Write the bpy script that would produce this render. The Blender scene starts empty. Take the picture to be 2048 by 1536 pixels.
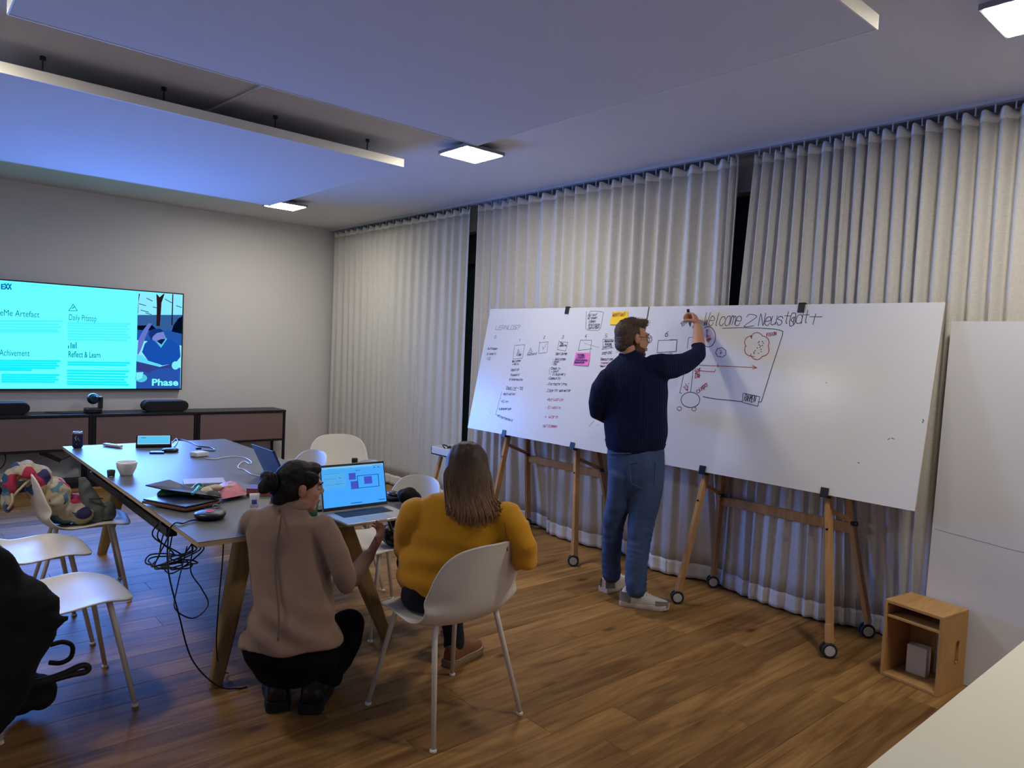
import bpy, bmesh, math, random
from mathutils import Vector, Matrix, noise
import numpy as np
random.seed(7)
SC = bpy.context.scene
COL = SC.collection
# ---------------------------------------------------------------- camera
YAW, PITCH, ROLL, FPX, CAMH = 0.719258, -0.0502203, 0.0468526, 1443.9, 1.58
def _cam_axes():
    cy, sy, cp, sp, cr, sr = math.cos(YAW), math.sin(YAW), math.cos(PITCH), math.sin(PITCH), math.cos(ROLL), math.sin(ROLL)
    f = Vector((sy*cp, cy*cp, sp)); r = Vector((cy, -sy, 0)); u = r.cross(f)
    return cr*r+sr*u, -sr*r+cr*u, f
CR, CU, CF = _cam_axes()
CPOS = Vector((0, 0, CAMH))
cam_data = bpy.data.cameras.new('camera'); cam = bpy.data.objects.new('camera', cam_data); COL.objects.link(cam)
m = Matrix((( CR.x, CU.x, -CF.x, 0), (CR.y, CU.y, -CF.y, 0), (CR.z, CU.z, -CF.z, 0), (0, 0, 0, 1)))
m.translation = CPOS
cam.matrix_world = m
cam_data.sensor_width = 36; cam_data.lens = FPX/2048*36; cam_data.clip_start = 0.05; cam_data.clip_end = 100
SC.camera = cam
# ---------------------------------------------------------------- world (night outside), exposure
world = bpy.data.worlds.new('night'); SC.world = world; world.use_nodes = True
world.node_tree.nodes['Background'].inputs[0].default_value = (0.03, 0.065, 0.10, 1)
world.node_tree.nodes['Background'].inputs[1].default_value = 1.0
SC.view_settings.view_transform = 'Standard'; SC.view_settings.look = 'None'
SC.view_settings.gamma = 1; SC.view_settings.use_curve_mapping = False
SC.view_settings.exposure = -0.32
SC.cycles.max_bounces = 5; SC.cycles.diffuse_bounces = 3; SC.cycles.glossy_bounces = 2; SC.cycles.transmission_bounces = 4; SC.cycles.adaptive_threshold = 0.1; SC.cycles.use_light_tree = False; SC.cycles.caustics_reflective = False; SC.cycles.caustics_refractive = False
LAMP_COL, LAMP_W = (1.0, 0.925, 0.79), 104.0       # ceiling luminaires (emission of the diffusers)
TV_WHITE, TV_W = (0.14, 1.2, 1.5), 1.28           # cyan white of the wall screen
TV_LIGHT, TV_P = (0.11, 0.28, 1.0), 118.0         # light the screen throws into the room
# ---------------------------------------------------------------- helpers
def P(px, py, d):
    return CPOS + CR*((px-1024)/FPX*d) - CU*((py-768)/FPX*d) + CF*d
def ray(px, py):
    return CR*((px-1024)/FPX) - CU*((py-768)/FPX) + CF
def atz(px, py, z):
    r = ray(px, py); return CPOS + r*((z-CAMH)/r.z)
def atx(px, py, x):
    r = ray(px, py); return CPOS + r*(x/r.x)
def aty(px, py, y):
    r = ray(px, py); return CPOS + r*(y/r.y)
def lin(c):
    return c/12.92 if c <= 0.04045 else ((c+0.055)/1.055)**2.4
def hexc(h):
    return tuple(lin(int(h[i:i+2], 16)/255) for i in (0, 2, 4))

MATS = {}
def mat(name, col, rough=0.5, metal=0.0, bump=None, var=None, emit=None, trans=0, spec=None, sheen=0, coat=0, alpha=None):
    """procedural principled material; bump=(scale,strength,distance) var=(scale,amount)"""
    if name in MATS: return MATS[name]
    if isinstance(col, str): col = hexc(col)
    mt = bpy.data.materials.new(name); mt.use_nodes = True; nt = mt.node_tree; b = nt.nodes['Principled BSDF']
    b.inputs['Base Color'].default_value = (*col, 1); b.inputs['Roughness'].default_value = rough; b.inputs['Metallic'].default_value = metal
    if spec is not None: b.inputs['Specular IOR Level'].default_value = spec
    if sheen: b.inputs['Sheen Weight'].default_value = sheen; b.inputs['Sheen Roughness'].default_value = 0.5
    if coat: b.inputs['Coat Weight'].default_value = coat; b.inputs['Coat Roughness'].default_value = 0.1
    if trans: b.inputs['Transmission Weight'].default_value = trans
    tc = nt.nodes.new('ShaderNodeTexCoord')
    if var:
        n = nt.nodes.new('ShaderNodeTexNoise'); n.inputs['Scale'].default_value = var[0]; n.inputs['Detail'].default_value = 4
        nt.links.new(tc.outputs['Object'], n.inputs['Vector'])
        mx = nt.nodes.new('ShaderNodeMix'); mx.data_type = 'RGBA'
        mx.inputs[6].default_value = (*[c*(1-var[1]) for c in col], 1); mx.inputs[7].default_value = (*[min(1, c*(1+var[1])) for c in col], 1)
        nt.links.new(n.outputs['Fac'], mx.inputs[0]); nt.links.new(mx.outputs[2], b.inputs['Base Color'])
    if bump:
        n = nt.nodes.new('ShaderNodeTexNoise'); n.inputs['Scale'].default_value = bump[0]; n.inputs['Detail'].default_value = 5
        nt.links.new(tc.outputs['Object'], n.inputs['Vector'])
        bp = nt.nodes.new('ShaderNodeBump'); bp.inputs['Strength'].default_value = bump[1]; bp.inputs['Distance'].default_value = bump[2] if len(bump) > 2 else 0.01
        nt.links.new(n.outputs['Fac'], bp.inputs['Height']); nt.links.new(bp.outputs[0], b.inputs['Normal'])
    if emit:
        b.inputs['Emission Color'].default_value = (*emit[0], 1); b.inputs['Emission Strength'].default_value = emit[1]
    MATS[name] = mt
    return mt
def emis(name, col, s, sample=False):
    if name in MATS: return MATS[name]
    mt = bpy.data.materials.new(name); mt.use_nodes = True; nt = mt.node_tree
    nt.nodes.remove(nt.nodes['Principled BSDF'])
    e = nt.nodes.new('ShaderNodeEmission'); e.inputs[0].default_value = (*col, 1); e.inputs[1].default_value = s
    nt.links.new(e.outputs[0], nt.nodes['Material Output'].inputs[0]); MATS[name] = mt
    if not sample: mt.cycles.emission_sampling = 'NONE'
    return mt
def node(nt, t, **kw):
    n = nt.nodes.new(t)
    for k, v in kw.items(): setattr(n, k, v)
    return n
def wood(name, c1, c2, scale=(1, 1, 1), rough=0.5, knots=False, per_object=0.0, coat=0, bump=False):
    """grain stretched along local X (scale divides), optional knots, optional tone per object"""
    if name in MATS: return MATS[name]
    c1, c2 = hexc(c1), hexc(c2)
    mt = bpy.data.materials.new(name); mt.use_nodes = True; nt = mt.node_tree; b = nt.nodes['Principled BSDF']; L = nt.links.new
    tc = node(nt, 'ShaderNodeTexCoord'); oi = node(nt, 'ShaderNodeObjectInfo')
    mul = node(nt, 'ShaderNodeVectorMath', operation='MULTIPLY_ADD'); L(oi.outputs['Random'], mul.inputs[0]); mul.inputs[1].default_value = (37, 17, 7)
    L(tc.outputs['Object'], mul.inputs[2])
    mp = node(nt, 'ShaderNodeMapping'); mp.inputs['Scale'].default_value = scale; L(mul.outputs[0], mp.inputs['Vector'])
    n1 = node(nt, 'ShaderNodeTexNoise'); n1.inputs['Scale'].default_value = 1; n1.inputs['Detail'].default_value = 5; n1.inputs['Roughness'].default_value = 0.62; n1.inputs['Distortion'].default_value = 0.8
    L(mp.outputs[0], n1.inputs['Vector'])
    cr = node(nt, 'ShaderNodeValToRGB'); cr.color_ramp.elements[0].position = 0.3; cr.color_ramp.elements[1].position = 0.72
    cr.color_ramp.elements[0].color = (*c1, 1); cr.color_ramp.elements[1].color = (*c2, 1); L(n1.outputs['Fac'], cr.inputs[0])
    out = cr.outputs[0]
    if knots:
        v = node(nt, 'ShaderNodeTexVoronoi'); v.inputs['Scale'].default_value = 1.0
        mp2 = node(nt, 'ShaderNodeMapping'); mp2.inputs['Scale'].default_value = (2.1, 4.6, 1); L(mul.outputs[0], mp2.inputs['Vector']); L(mp2.outputs[0], v.inputs['Vector'])
        r2 = node(nt, 'ShaderNodeValToRGB'); r2.color_ramp.elements[0].position = 0.03; r2.color_ramp.elements[1].position = 0.15
        r2.color_ramp.elements[0].color = (0.16, 0.12, 0.1, 1); r2.color_ramp.elements[1].color = (1, 1, 1, 1); L(v.outputs['Distance'], r2.inputs[0])
        mm = node(nt, 'ShaderNodeMix', data_type='RGBA', blend_type='MULTIPLY'); mm.inputs[0].default_value = 0.85; L(out, mm.inputs[6]); L(r2.outputs[0], mm.inputs[7]); out = mm.outputs[2]
    if per_object:
        mr = node(nt, 'ShaderNodeMapRange'); mr.inputs[3].default_value = 1-per_object; mr.inputs[4].default_value = 1+per_object; L(oi.outputs['Random'], mr.inputs[0])
        hs = node(nt, 'ShaderNodeHueSaturation'); L(mr.outputs[0], hs.inputs['Value']); L(out, hs.inputs['Color']); out = hs.outputs[0]
    L(out, b.inputs['Base Color']); b.inputs['Roughness'].default_value = rough; b.inputs['Specular IOR Level'].default_value = 0.12
    if coat: b.inputs['Coat Weight'].default_value = coat; b.inputs['Coat Roughness'].default_value = 0.25
    if bump: bp = node(nt, 'ShaderNodeBump'); bp.inputs['Strength'].default_value = 0.12; bp.inputs['Distance'].default_value = 0.003; L(n1.outputs['Fac'], bp.inputs['Height']); L(bp.outputs[0], b.inputs['Normal'])
    MATS[name] = mt
    return mt

class MB:
    """collects geometry; build() links it as ONE mesh object"""
    def __init__(s): s.v = []; s.f = []
    def add(s, vs, fs):
        k = len(s.v); s.v += [tuple(v) for v in vs]; s.f += [tuple(i+k for i in f) for f in fs]; return s
    def box(s, lo, hi, M=None):
        x0, y0, z0 = lo; x1, y1, z1 = hi
        vs = [Vector(p) for p in ((x0,y0,z0),(x1,y0,z0),(x1,y1,z0),(x0,y1,z0),(x0,y0,z1),(x1,y0,z1),(x1,y1,z1),(x0,y1,z1))]
        if M is not None: vs = [M @ v for v in vs]
        return s.add(vs, [(0,3,2,1),(4,5,6,7),(0,1,5,4),(1,2,6,5),(2,3,7,6),(3,0,4,7)])
    def bar(s, p0, p1, w, h, up=(0,0,1), w1=None, h1=None):
        """rectangular bar from p0 to p1: width w (sideways) x h (along up)"""
        p0, p1 = Vector(p0), Vector(p1); t = (p1-p0).normalized(); side = t.cross(Vector(up)).normalized(); u = side.cross(t)
        w1 = w if w1 is None else w1; h1 = h if h1 is None else h1; vs = []
        for p, a, b in ((p0, w, h), (p1, w1, h1)):
            vs += [p-side*a/2-u*b/2, p+side*a/2-u*b/2, p+side*a/2+u*b/2, p-side*a/2+u*b/2]
        return s.add(vs, [(0,3,2,1),(4,5,6,7),(0,1,5,4),(1,2,6,5),(2,3,7,6),(3,0,4,7)])
    def rings(s, rings, closed_caps=True):
        n = len(rings[0]); vs = [p for r in rings for p in r]; fs = []
        for i in range(len(rings)-1):
            for j in range(n):
                a = i*n+j; b = i*n+(j+1) % n
                fs.append((a, b, b+n, a+n))
        if closed_caps: fs.append(tuple(range(n-1, -1, -1))); fs.append(tuple(range((len(rings)-1)*n, len(rings)*n)))
        return s.add(vs, fs)
    def cyl(s, p0, p1, r0, r1=None, n=16):
        return s.tube([p0, p1], [r0, r0 if r1 is None else r1], n)
    def tube(s, path, r, n=8):
        pts = [Vector(p) for p in path]; rr = r if isinstance(r, (list, tuple)) else [r]*len(pts); R = []; side = None
        for i, p in enumerate(pts):
            t = (pts[min(i+1, len(pts)-1)]-pts[max(i-1, 0)]).normalized()
            if side is None: side = t.cross(Vector((0,0,1)) if abs(t.z) < .9 else Vector((1,0,0))).normalized()
            side = (side-t*side.dot(t)).normalized(); o = t.cross(side)
            R.append([p+(side*math.cos(a)+o*math.sin(a))*rr[i] for a in (2*math.pi*k/n for k in range(n))])
        return s.rings(R)
    def loft(s, rings, lateral, n=18, round_caps=True, flat_start=False):
        """rings [(centre, half width along lateral, half depth)]"""
        pts = [Vector(r[0]) for r in rings]; lat = Vector(lateral); R = []; k = len(rings)
        for i, (c, a, b) in enumerate((Vector(r[0]), r[1], r[2]) for r in rings):
            t = (pts[min(i+1, k-1)]-pts[max(i-1, 0)]).normalized(); sd = (lat-t*lat.dot(t)).normalized(); o = t.cross(sd)
            mk = lambda q, cc: [cc+sd*math.cos(x)*a*q+o*math.sin(x)*b*q for x in (2*math.pi*j/n for j in range(n))]
            e = min(a, b)
            if i == 0 and round_caps and not flat_start: R += [mk(.35, c-t*e*.75), mk(.75, c-t*e*.5)]
            R.append(mk(1, c))
            if i == k-1 and round_caps: R += [mk(.75, c+t*e*.5), mk(.35, c+t*e*.75)]
        return s.rings(R)
    def lathe(s, prof, c=(0,0,0), n=24, axis=None):
        c = Vector(c); R = []
        for r, z in prof: R.append([c+Vector((r*math.cos(2*math.pi*k/n), r*math.sin(2*math.pi*k/n), z)) for k in range(n)])
        return s.rings(R)
    def ell(s, c, r, M=None, nu=16, nv=10):
        c = Vector(c); R = []
        for i in range(nv+1):
            th = math.pi*(i+.02)/(nv+.04); ring = []
            for j in range(nu):
                ph = 2*math.pi*j/nu; v = Vector((r[0]*math.sin(th)*math.cos(ph), r[1]*math.sin(th)*math.sin(ph), -r[2]*math.cos(th)))
                v = c+v
                ring.append(M @ v if M is not None else v)
            R.append(ring)
        return s.rings(R)
    def poly(s, pts, nrm=None, th=0.0):
        pts = [Vector(p) for p in pts]; n = len(pts)
        if not th: return s.add(pts, [tuple(range(n))])
        nv = Vector(nrm)*th
        return s.add(pts+[p+nv for p in pts], [tuple(range(n-1,-1,-1)), tuple(range(n, 2*n))]+[(i, (i+1)%n, (i+1)%n+n, i+n) for i in range(n)])
    def grid(s, fn, nu, nv):
        vs = [fn(i/nu, j/nv) for j in range(nv+1) for i in range(nu+1)]; w = nu+1
        return s.add(vs, [(j*w+i, j*w+i+1, (j+1)*w+i+1, (j+1)*w+i) for j in range(nv) for i in range(nu)])
    def ribbon(s, pts, w, U, V, N, O, lift=0.001):
        """flat pen stroke: 2d pts in plane (O,U,V), lifted along N"""
        for (x0, y0), (x1, y1) in zip(pts, pts[1:]):
            dx, dy = x1-x0, y1-y0; l = math.hypot(dx, dy)
            if l < 1e-6: dx, dy, l = w*.6, 0, w*.6; x1 = x0+dx
            dx, dy = dx/l*w/2, dy/l*w/2
            q = [(x0-dx-dy, y0-dy+dx), (x0-dx+dy, y0-dy-dx), (x1+dx+dy, y1+dy-dx), (x1+dx-dy, y1+dy+dx)]
            s.add([O+U*a+V*b+N*lift for a, b in q], [(0, 1, 2, 3)])
        return s
    def mesh(s, name):
        me = bpy.data.meshes.new(name); me.from_pydata(s.v, [], s.f); me.update(); return me
    def build(s, name, material=None, parent=None, smooth=False, bevel=0, sub=0, solid=0, fixn=True, seg=2):
        me = s.mesh(name)
        if fixn:
            bm = bmesh.new(); bm.from_mesh(me); bmesh.ops.recalc_face_normals(bm, faces=bm.faces); bm.to_mesh(me); bm.free()
        return link(name, me, material, parent, smooth, bevel, sub, solid, seg)
def link(name, me, material=None, parent=None, smooth=False, bevel=0, sub=0, solid=0, seg=2):
    if material is not None and not me.materials: me.materials.append(material)
    if smooth: me.polygons.foreach_set('use_smooth', [True]*len(me.polygons))
    o = bpy.data.objects.new(name, me); COL.objects.link(o)
    if solid: md = o.modifiers.new('solid', 'SOLIDIFY'); md.thickness = solid; md.offset = 0
    if bevel: md = o.modifiers.new('bevel', 'BEVEL'); md.width = bevel; md.segments = seg; md.limit_method = 'ANGLE'
    if sub: md = o.modifiers.new('sub', 'SUBSURF'); md.levels = sub; md.render_levels = sub
    if parent is not None:
        o.parent = parent; o.matrix_parent_inverse = parent_inv(parent)
    return o
def parent_inv(p):
    return parent_world(p).inverted()
def parent_world(p):
    if p.parent is None: return p.matrix_basis.copy()
    return parent_world(p.parent) @ p.matrix_parent_inverse @ p.matrix_basis
def tag(o, label=None, cat=None, group=None, kind=None):
    if label: o['label'] = label
    if cat: o['category'] = cat
    if group: o['group'] = group
    if kind: o['kind'] = kind
    return o
def thing(name, label, cat, loc=(0,0,0), rz=0, group=None):
    o = bpy.data.objects.new(name, None); COL.objects.link(o); o.location = loc; o.rotation_euler = (0, 0, rz)
    o.empty_display_size = 0.05
    o.matrix_basis = Matrix.Translation(Vector(loc)) @ Matrix.Rotation(rz, 4, 'Z')
    return tag(o, label, cat, group)
def local(name, mb, material, parent, **kw):
    """part given in the parent's local coordinates"""
    o = mb.build(name, material, None, **kw); o.parent = parent; return o
def dup(root, loc, rz, label=None, group=None):
    r = root.copy(); COL.objects.link(r); r.location = loc; r.rotation_euler = (0, 0, rz)
    if label: r['label'] = label
    if group: r['group'] = group
    for ch in root.children:
        c = ch.copy(); COL.objects.link(c); c.parent = r
        for g in ch.children:
            d = g.copy(); COL.objects.link(d); d.parent = c
    return r
def spline(pts, k=8):
    """Catmull-Rom through the points"""
    p = [Vector(q) for q in pts]; p = [p[0]*2-p[1]]+p+[p[-1]*2-p[-2]]; out = []
    for i in range(1, len(p)-2):
        for j in range(k):
            t = j/k; a, b, c, d = p[i-1], p[i], p[i+1], p[i+2]
            out.append(0.5*((2*b)+(c-a)*t+(2*a-5*b+4*c-d)*t*t+(3*b-a-3*c+d)*t**3))
    out.append(p[-2]); return out
def fuse(mbs, name, voxel, smooth=4, disp=None):
    """voxel-union of closed pieces into one continuous smooth mesh"""
    a = MB()
    for x in (mbs if isinstance(mbs, list) else [mbs]): a.add(x.v, x.f)
    me = a.mesh('tmp'); bm = bmesh.new(); bm.from_mesh(me); bmesh.ops.recalc_face_normals(bm, faces=bm.faces); bm.to_mesh(me); bm.free()
    o = bpy.data.objects.new('tmp', me); COL.objects.link(o)
    r = o.modifiers.new('r', 'REMESH'); r.mode = 'VOXEL'; r.voxel_size = voxel
    if smooth: q = o.modifiers.new('s', 'SMOOTH'); q.factor = 0.5; q.iterations = smooth
    dg = bpy.context.evaluated_depsgraph_get(); dg.update()
    out = bpy.data.meshes.new_from_object(o.evaluated_get(dg)); out.name = name
    bpy.data.objects.remove(o); bpy.data.meshes.remove(me)
    if disp:
        nv = len(out.vertices); co = np.empty(nv*3); no = np.empty(nv*3)
        out.vertices.foreach_get('co', co); out.vertices.foreach_get('normal', no)
        co = co.reshape(-1, 3); no = no.reshape(-1, 3)
        out.vertices.foreach_set('co', (co+no*disp(co, no)[:, None]).ravel()); out.update()
    return out
def nz(co, s, seed=0.0):
    """cheap smooth pseudo noise on arrays"""
    x, y, z = co[:, 0]*s+seed, co[:, 1]*s+seed*1.7, co[:, 2]*s+seed*.6
    return (np.sin(x*1.3+1.7*np.sin(y*.9+.5))+np.sin(y*1.7+1.3*np.sin(z*1.1))+np.sin(z*1.5+1.9*np.sin(x*.7+2)))/3
def text_mesh(s, size, bold=0.0):
    cu = bpy.data.curves.new('t', 'FONT'); cu.body = s; cu.size = size; cu.offset = bold; cu.resolution_u = 3
    o = bpy.data.objects.new('t', cu); COL.objects.link(o); dg = bpy.context.evaluated_depsgraph_get(); dg.update()
    me = bpy.data.meshes.new_from_object(o.evaluated_get(dg)); bpy.data.objects.remove(o); return me
def put_text(name, s, size, O, U, V, material, parent, lift=0.002, bold=0.0, fit=None):
    me = text_mesh(s, size, bold); xs = [v.co.x for v in me.vertices]; k = 1.0
    if fit: k = fit/(max(xs)-min(xs))
    N = Vector(U).cross(Vector(V)).normalized()
    for v in me.vertices: v.co = Vector(O)+Vector(U)*v.co.x*k+Vector(V)*v.co.y+N*lift
    me.materials.clear()
    return link(name, me, material, parent)
# ================================================================ the room
X0, X1, Y0, Y1, ZC = -1.35, 4.46, -2.6, 8.47, 2.955
m_wall = mat('white_wall_paint', 'd9d7d4', 0.85)
m_ceil = mat('white_ceiling_paint', 'd6d4d6', 0.9)
m_dark = mat('dark_joint_wood', '2a1a10', 0.9)  # dark brown slab under the planks, visible in their joints
m_plank = wood('oak_floor_board', '684825', 'a67e4a', (1.6, 16, 1), 0.5, knots=True, per_object=0.26, coat=0.0)
fl = MB().box((X0-.1, Y0-.1, -0.12), (X1+.35, Y1+.1, -0.012)).build('floor', m_dark); tag(fl, 'brown oak plank floor of the meeting room', kind='structure')
PW = 0.156
plank_meshes = {}
def plank_mesh(l):
    if l not in plank_meshes:
        e = 0.0012; w = PW/2-.0004; h = l/2-.0004; z0, z1 = -0.012, 0.0
        vs = [(-h,-w,z0),(h,-w,z0),(h,w,z0),(-h,w,z0),(-h,-w,z1-e),(h,-w,z1-e),(h,w,z1-e),(-h,w,z1-e),(-h+e,-w+e,z1),(h-e,-w+e,z1),(h-e,w-e,z1),(-h+e,w-e,z1)]
        fs = [(0,1,5,4),(1,2,6,5),(2,3,7,6),(3,0,4,7),(4,5,9,8),(5,6,10,9),(6,7,11,10),(7,4,8,11),(8,9,10,11)]
        me = bpy.data.meshes.new('plank'); me.from_pydata(vs, [], fs); me.materials.append(m_plank); plank_meshes[l] = me
    return plank_meshes[l]
rng = random.Random(5)
y = 1.408-PW*18; row = 0
while y < Y1-.02:
    x = X0-rng.uniform(0, 1.9)
    while x < X1+.2:
        l = rng.choice((1.5, 1.9, 2.2)); a, b = x, x+l; x = b
        if b < X0 or y < -1.6: continue
        o = bpy.data.objects.new('plank', plank_mesh(l)); COL.objects.link(o); o.location = ((a+b)/2, y+PW/2, rng.uniform(-.0006, 0.0)); o.parent = fl
    y += PW
def wallbox(name, lo, hi, label, m=m_wall):
    o = MB().box(lo, hi).build(name, m); return tag(o, label, kind='structure')
wb_ = wallbox('wall_back', (X0-.1, Y1, -.1), (X1+.4, Y1+.12, ZC+.1), 'white wall carrying the big screen')
wallbox('wall_left', (X0-.12, Y0-.1, -.1), (X0, Y1, ZC+.1), 'white wall on the left side of the room')
wallbox('wall_front', (X0-.1, Y0-.12, -.1), (X1+.4, Y0, ZC+.1), 'white wall behind the camera')
ce = wallbox('ceiling', (X0-.1, Y0-.1, ZC), (X1+.4, Y1+.1, ZC+.12), 'white plain ceiling above the acoustic panels', m_ceil)
# ceiling cable conduit in the gap between the panels
cd = MB().tube([(1.62, 3.3, ZC-.009), (1.55, 4.2, ZC-.009), (1.5, 4.75, ZC-.014)], .009, 8).build('cable_conduit', mat('conduit_white', 'c9c8cc', .6), ce)
# window wall behind the curtains: piers, lintel, windows 1..3
pr = MB()
wins = [(5.05, 8.15), (1.75, 4.75), (-1.5, 1.45)]
edges = [Y1]+[e for w in wins for e in (w[1], w[0])]+[Y0]
for i in range(0, len(edges), 2): pr.box((X1, edges[i+1], -.1), (X1+.3, edges[i], ZC))
for a, b in wins: pr.box((X1, a, 2.72), (X1+.3, b, ZC)); pr.box((X1, a, -.1), (X1+.3, b, .04))
tag(pr.build('wall_right', m_wall), 'white window wall behind the curtains', kind='structure')
m_frame = mat('grey_window_frame', '4a4d52', 0.5)
m_glass = bpy.data.materials.new('window_glass'); m_glass.use_nodes = True
b_ = m_glass.node_tree.nodes['Principled BSDF']; b_.inputs['Base Color'].default_value = (.25, .4, .5, 1); b_.inputs['Roughness'].default_value = 0.02; b_.inputs['Transmission Weight'].default_value = 0.85; b_.inputs['IOR'].default_value = 1.5
for i, (a, b) in enumerate(wins):
    w = MB(); x = X1+.17
    w.box((x, a, .04), (x+.07, a+.07, 2.72)); w.box((x, b-.07, .04), (x+.07, b, 2.72)); w.box((x, a, .04), (x+.07, b, .11)); w.box((x-.05, a, 2.42), (x+.07, b, 2.72))
    w.box((x, (a+b)/2-.05, .11), (x+.07, (a+b)/2+.05, 2.42))
    o = tag(w.build('window_%d' % (i+1), m_frame), 'tall dark window behind the curtains', kind='structure')
    for q0, q1 in ((a+.07, (a+b)/2-.05), ((a+b)/2+.05, b-.07)):
        MB().box((x+.03, q0, .11), (x+.045, q1, 2.42)).build('pane', m_glass, o)
# dark street outside (what the gaps show at night)
tag(MB().box((X1+6, -6, -.6), (X1+6.4, 14, 5)).build('exterior_facade', mat('night_facade', '16222b', .9)), 'dark house front across the night street', kind='structure')
tag(MB().box((X1+.32, -6, -.6), (X1+6, 14, -.5)).build('street', mat('night_street', '15191c', .9)), 'dark street outside the windows', kind='structure')
for i, s in enumerate((-1, 1)): pass
# baseboard
m_base = mat('white_skirting', 'dcdad6', .6)
tag(MB().box((X0, Y1-.012, 0.001), (X1, Y1, .07)).build('baseboard_back', m_base, bevel=.003), 'white skirting board under the screen wall', kind='structure')

# ---------------------------------------------------------------- acoustic ceiling panels
m_sail = mat('acoustic_panel_felt', 'd4d3d8', 0.95)
m_sailedge = mat('acoustic_panel_edge', 'e8e4d8', 0.6)
m_steel = mat('dark_steel', '3a3b40', 0.4, 0.6)
def sail(y0, y1, label):
    t = thing('acoustic_ceiling_panel', label, 'ceiling panel', (1.55, (y0+y1)/2, 2.80), 0, 'acoustic ceiling panels')
    xa, xb = .37, 2.735
    MB().box((xa+.004, y0+.004, 2.80), (xb-.004, y1-.004, 2.85)).build('panel_board', m_sail, t, bevel=.002)
    e = MB(); z0, z1 = 2.798, 2.852
    for lo, hi in (((xa, y0, z0), (xb, y0+.006, z1)), ((xa, y1-.006, z0), (xb, y1, z1)), ((xa, y0+.006, z0), (xa+.006, y1-.006, z1)), ((xb-.006, y0+.006, z0), (xb, y1-.006, z1))): e.box(lo, hi)
    e.build('edge_frame', m_sailedge, t)
    for x in (.62, 1.2, 1.85, 2.5):
        for yy in (y0+.1, y1-.1):
            h = MB().cyl((x, yy, 2.85), (x, yy, ZC), .004, n=8).cyl((x, yy, ZC-.018), (x, yy, ZC), .014, n=10).cyl((x, yy, 2.85), (x, yy, 2.868), .011, n=10)
            h.build('hanger_rod', m_steel, t)
    return t
sail(4.37, 6.69, 'white acoustic panel hanging in front of the screen wall, lit blue')
sail(1.19, 3.55, 'white acoustic panel hanging over the near end of the table')
# ---------------------------------------------------------------- square ceiling lamps
m_lampframe = mat('lamp_frame_grey', '8a8a8c', .5)
m_lamp = emis('lamp_diffuser', LAMP_COL, LAMP_W, True)
def lamp(x, y, label):
    t = thing('ceiling_lamp', label, 'ceiling lamp', (x, y, ZC), 0, 'square ceiling lamps')
    s = .165; z = 2.898
    MB().box((x-s, y-s, z), (x+s, y+s, z+.022)).build('frame', m_lampframe, t, bevel=.002)
    MB().box((x-s+.014, y-s+.014, z-.004), (x+s-.014, y+s-.014, z+.002)).build('diffuser', m_lamp, t)
    MB().box((x-.06, y-.06, z+.022), (x+.06, y+.06, ZC)).build('mount', m_lampframe, t)
lamp(3.075, 7.12, 'lit square ceiling lamp nearest the curtain corner')
lamp(3.075, 4.05, 'lit square ceiling lamp between the two acoustic panels')
lamp(3.2, .80, 'lit square ceiling lamp at the top corner above the curtain')
lamp(3.1, -1.9, "lit square ceiling lamp behind the camera")
lamp(.02, 4.05, "lit square ceiling lamp above the coat chair, outside the picture")
# ---------------------------------------------------------------- curtain track and curtains
m_track = mat('curtain_track_white', 'b9bcc6', .4)
tk = thing('curtain_track', 'white ceiling track carrying all the curtains', 'curtain track', (4.27, 4, ZC))
tr = MB()
tr.box((4.245, -1.6, ZC-.022), (4.262, Y1-.01, ZC)); tr.box((4.278, -1.6, ZC-.022), (4.295, Y1-.01, ZC)); tr.box((4.262, -1.6, ZC-.006), (4.278, Y1-.01, ZC))
tr.build('rail', m_track, tk)
m_cur = bpy.data.materials.new('curtain_linen'); m_cur.use_nodes = True
def linen(mt, c, transl):
    nt = mt.node_tree; b = nt.nodes['Principled BSDF']; L = nt.links.new
    tc = node(nt, 'ShaderNodeTexCoord'); mp = node(nt, 'ShaderNodeMapping'); mp.inputs['Scale'].default_value = (1, 1, .12); L(tc.outputs['Object'], mp.inputs['Vector'])
    n = node(nt, 'ShaderNodeTexNoise'); n.inputs['Scale'].default_value = 260; n.inputs['Detail'].default_value = 1; L(mp.outputs[0], n.inputs['Vector'])
    mp2 = node(nt, 'ShaderNodeMapping'); mp2.inputs['Scale'].default_value = (.12, .12, 1); L(tc.outputs['Object'], mp2.inputs['Vector'])
    n2 = node(nt, 'ShaderNodeTexNoise'); n2.inputs['Scale'].default_value = 260; n2.inputs['Detail'].default_value = 1; L(mp2.outputs[0], n2.inputs['Vector'])
    ad = node(nt, 'ShaderNodeMath', operation='ADD'); L(n.outputs['Fac'], ad.inputs[0]); L(n2.outputs['Fac'], ad.inputs[1])
    mr = node(nt, 'ShaderNodeMapRange'); mr.inputs[1].default_value = .6; mr.inputs[2].default_value = 1.4; mr.inputs[3].default_value = .86; mr.inputs[4].default_value = 1.06; L(ad.outputs[0], mr.inputs[0])
    hs = node(nt, 'ShaderNodeHueSaturation'); hs.inputs['Color'].default_value = (*hexc(c), 1); L(mr.outputs[0], hs.inputs['Value'])
    L(hs.outputs[0], b.inputs['Base Color']); b.inputs['Roughness'].default_value = .9; b.inputs['Specular IOR Level'].default_value = .1
    tr = node(nt, 'ShaderNodeBsdfTranslucent'); L(hs.outputs[0], tr.inputs[0]); mx = node(nt, 'ShaderNodeMixShader'); mx.inputs[0].default_value = transl
    L(b.outputs[0], mx.inputs[1]); L(tr.outputs[0], mx.inputs[2]); L(mx.outputs[0], nt.nodes['Material Output'].inputs[0])
linen(m_cur, 'dcd9d2', .12)
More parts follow.
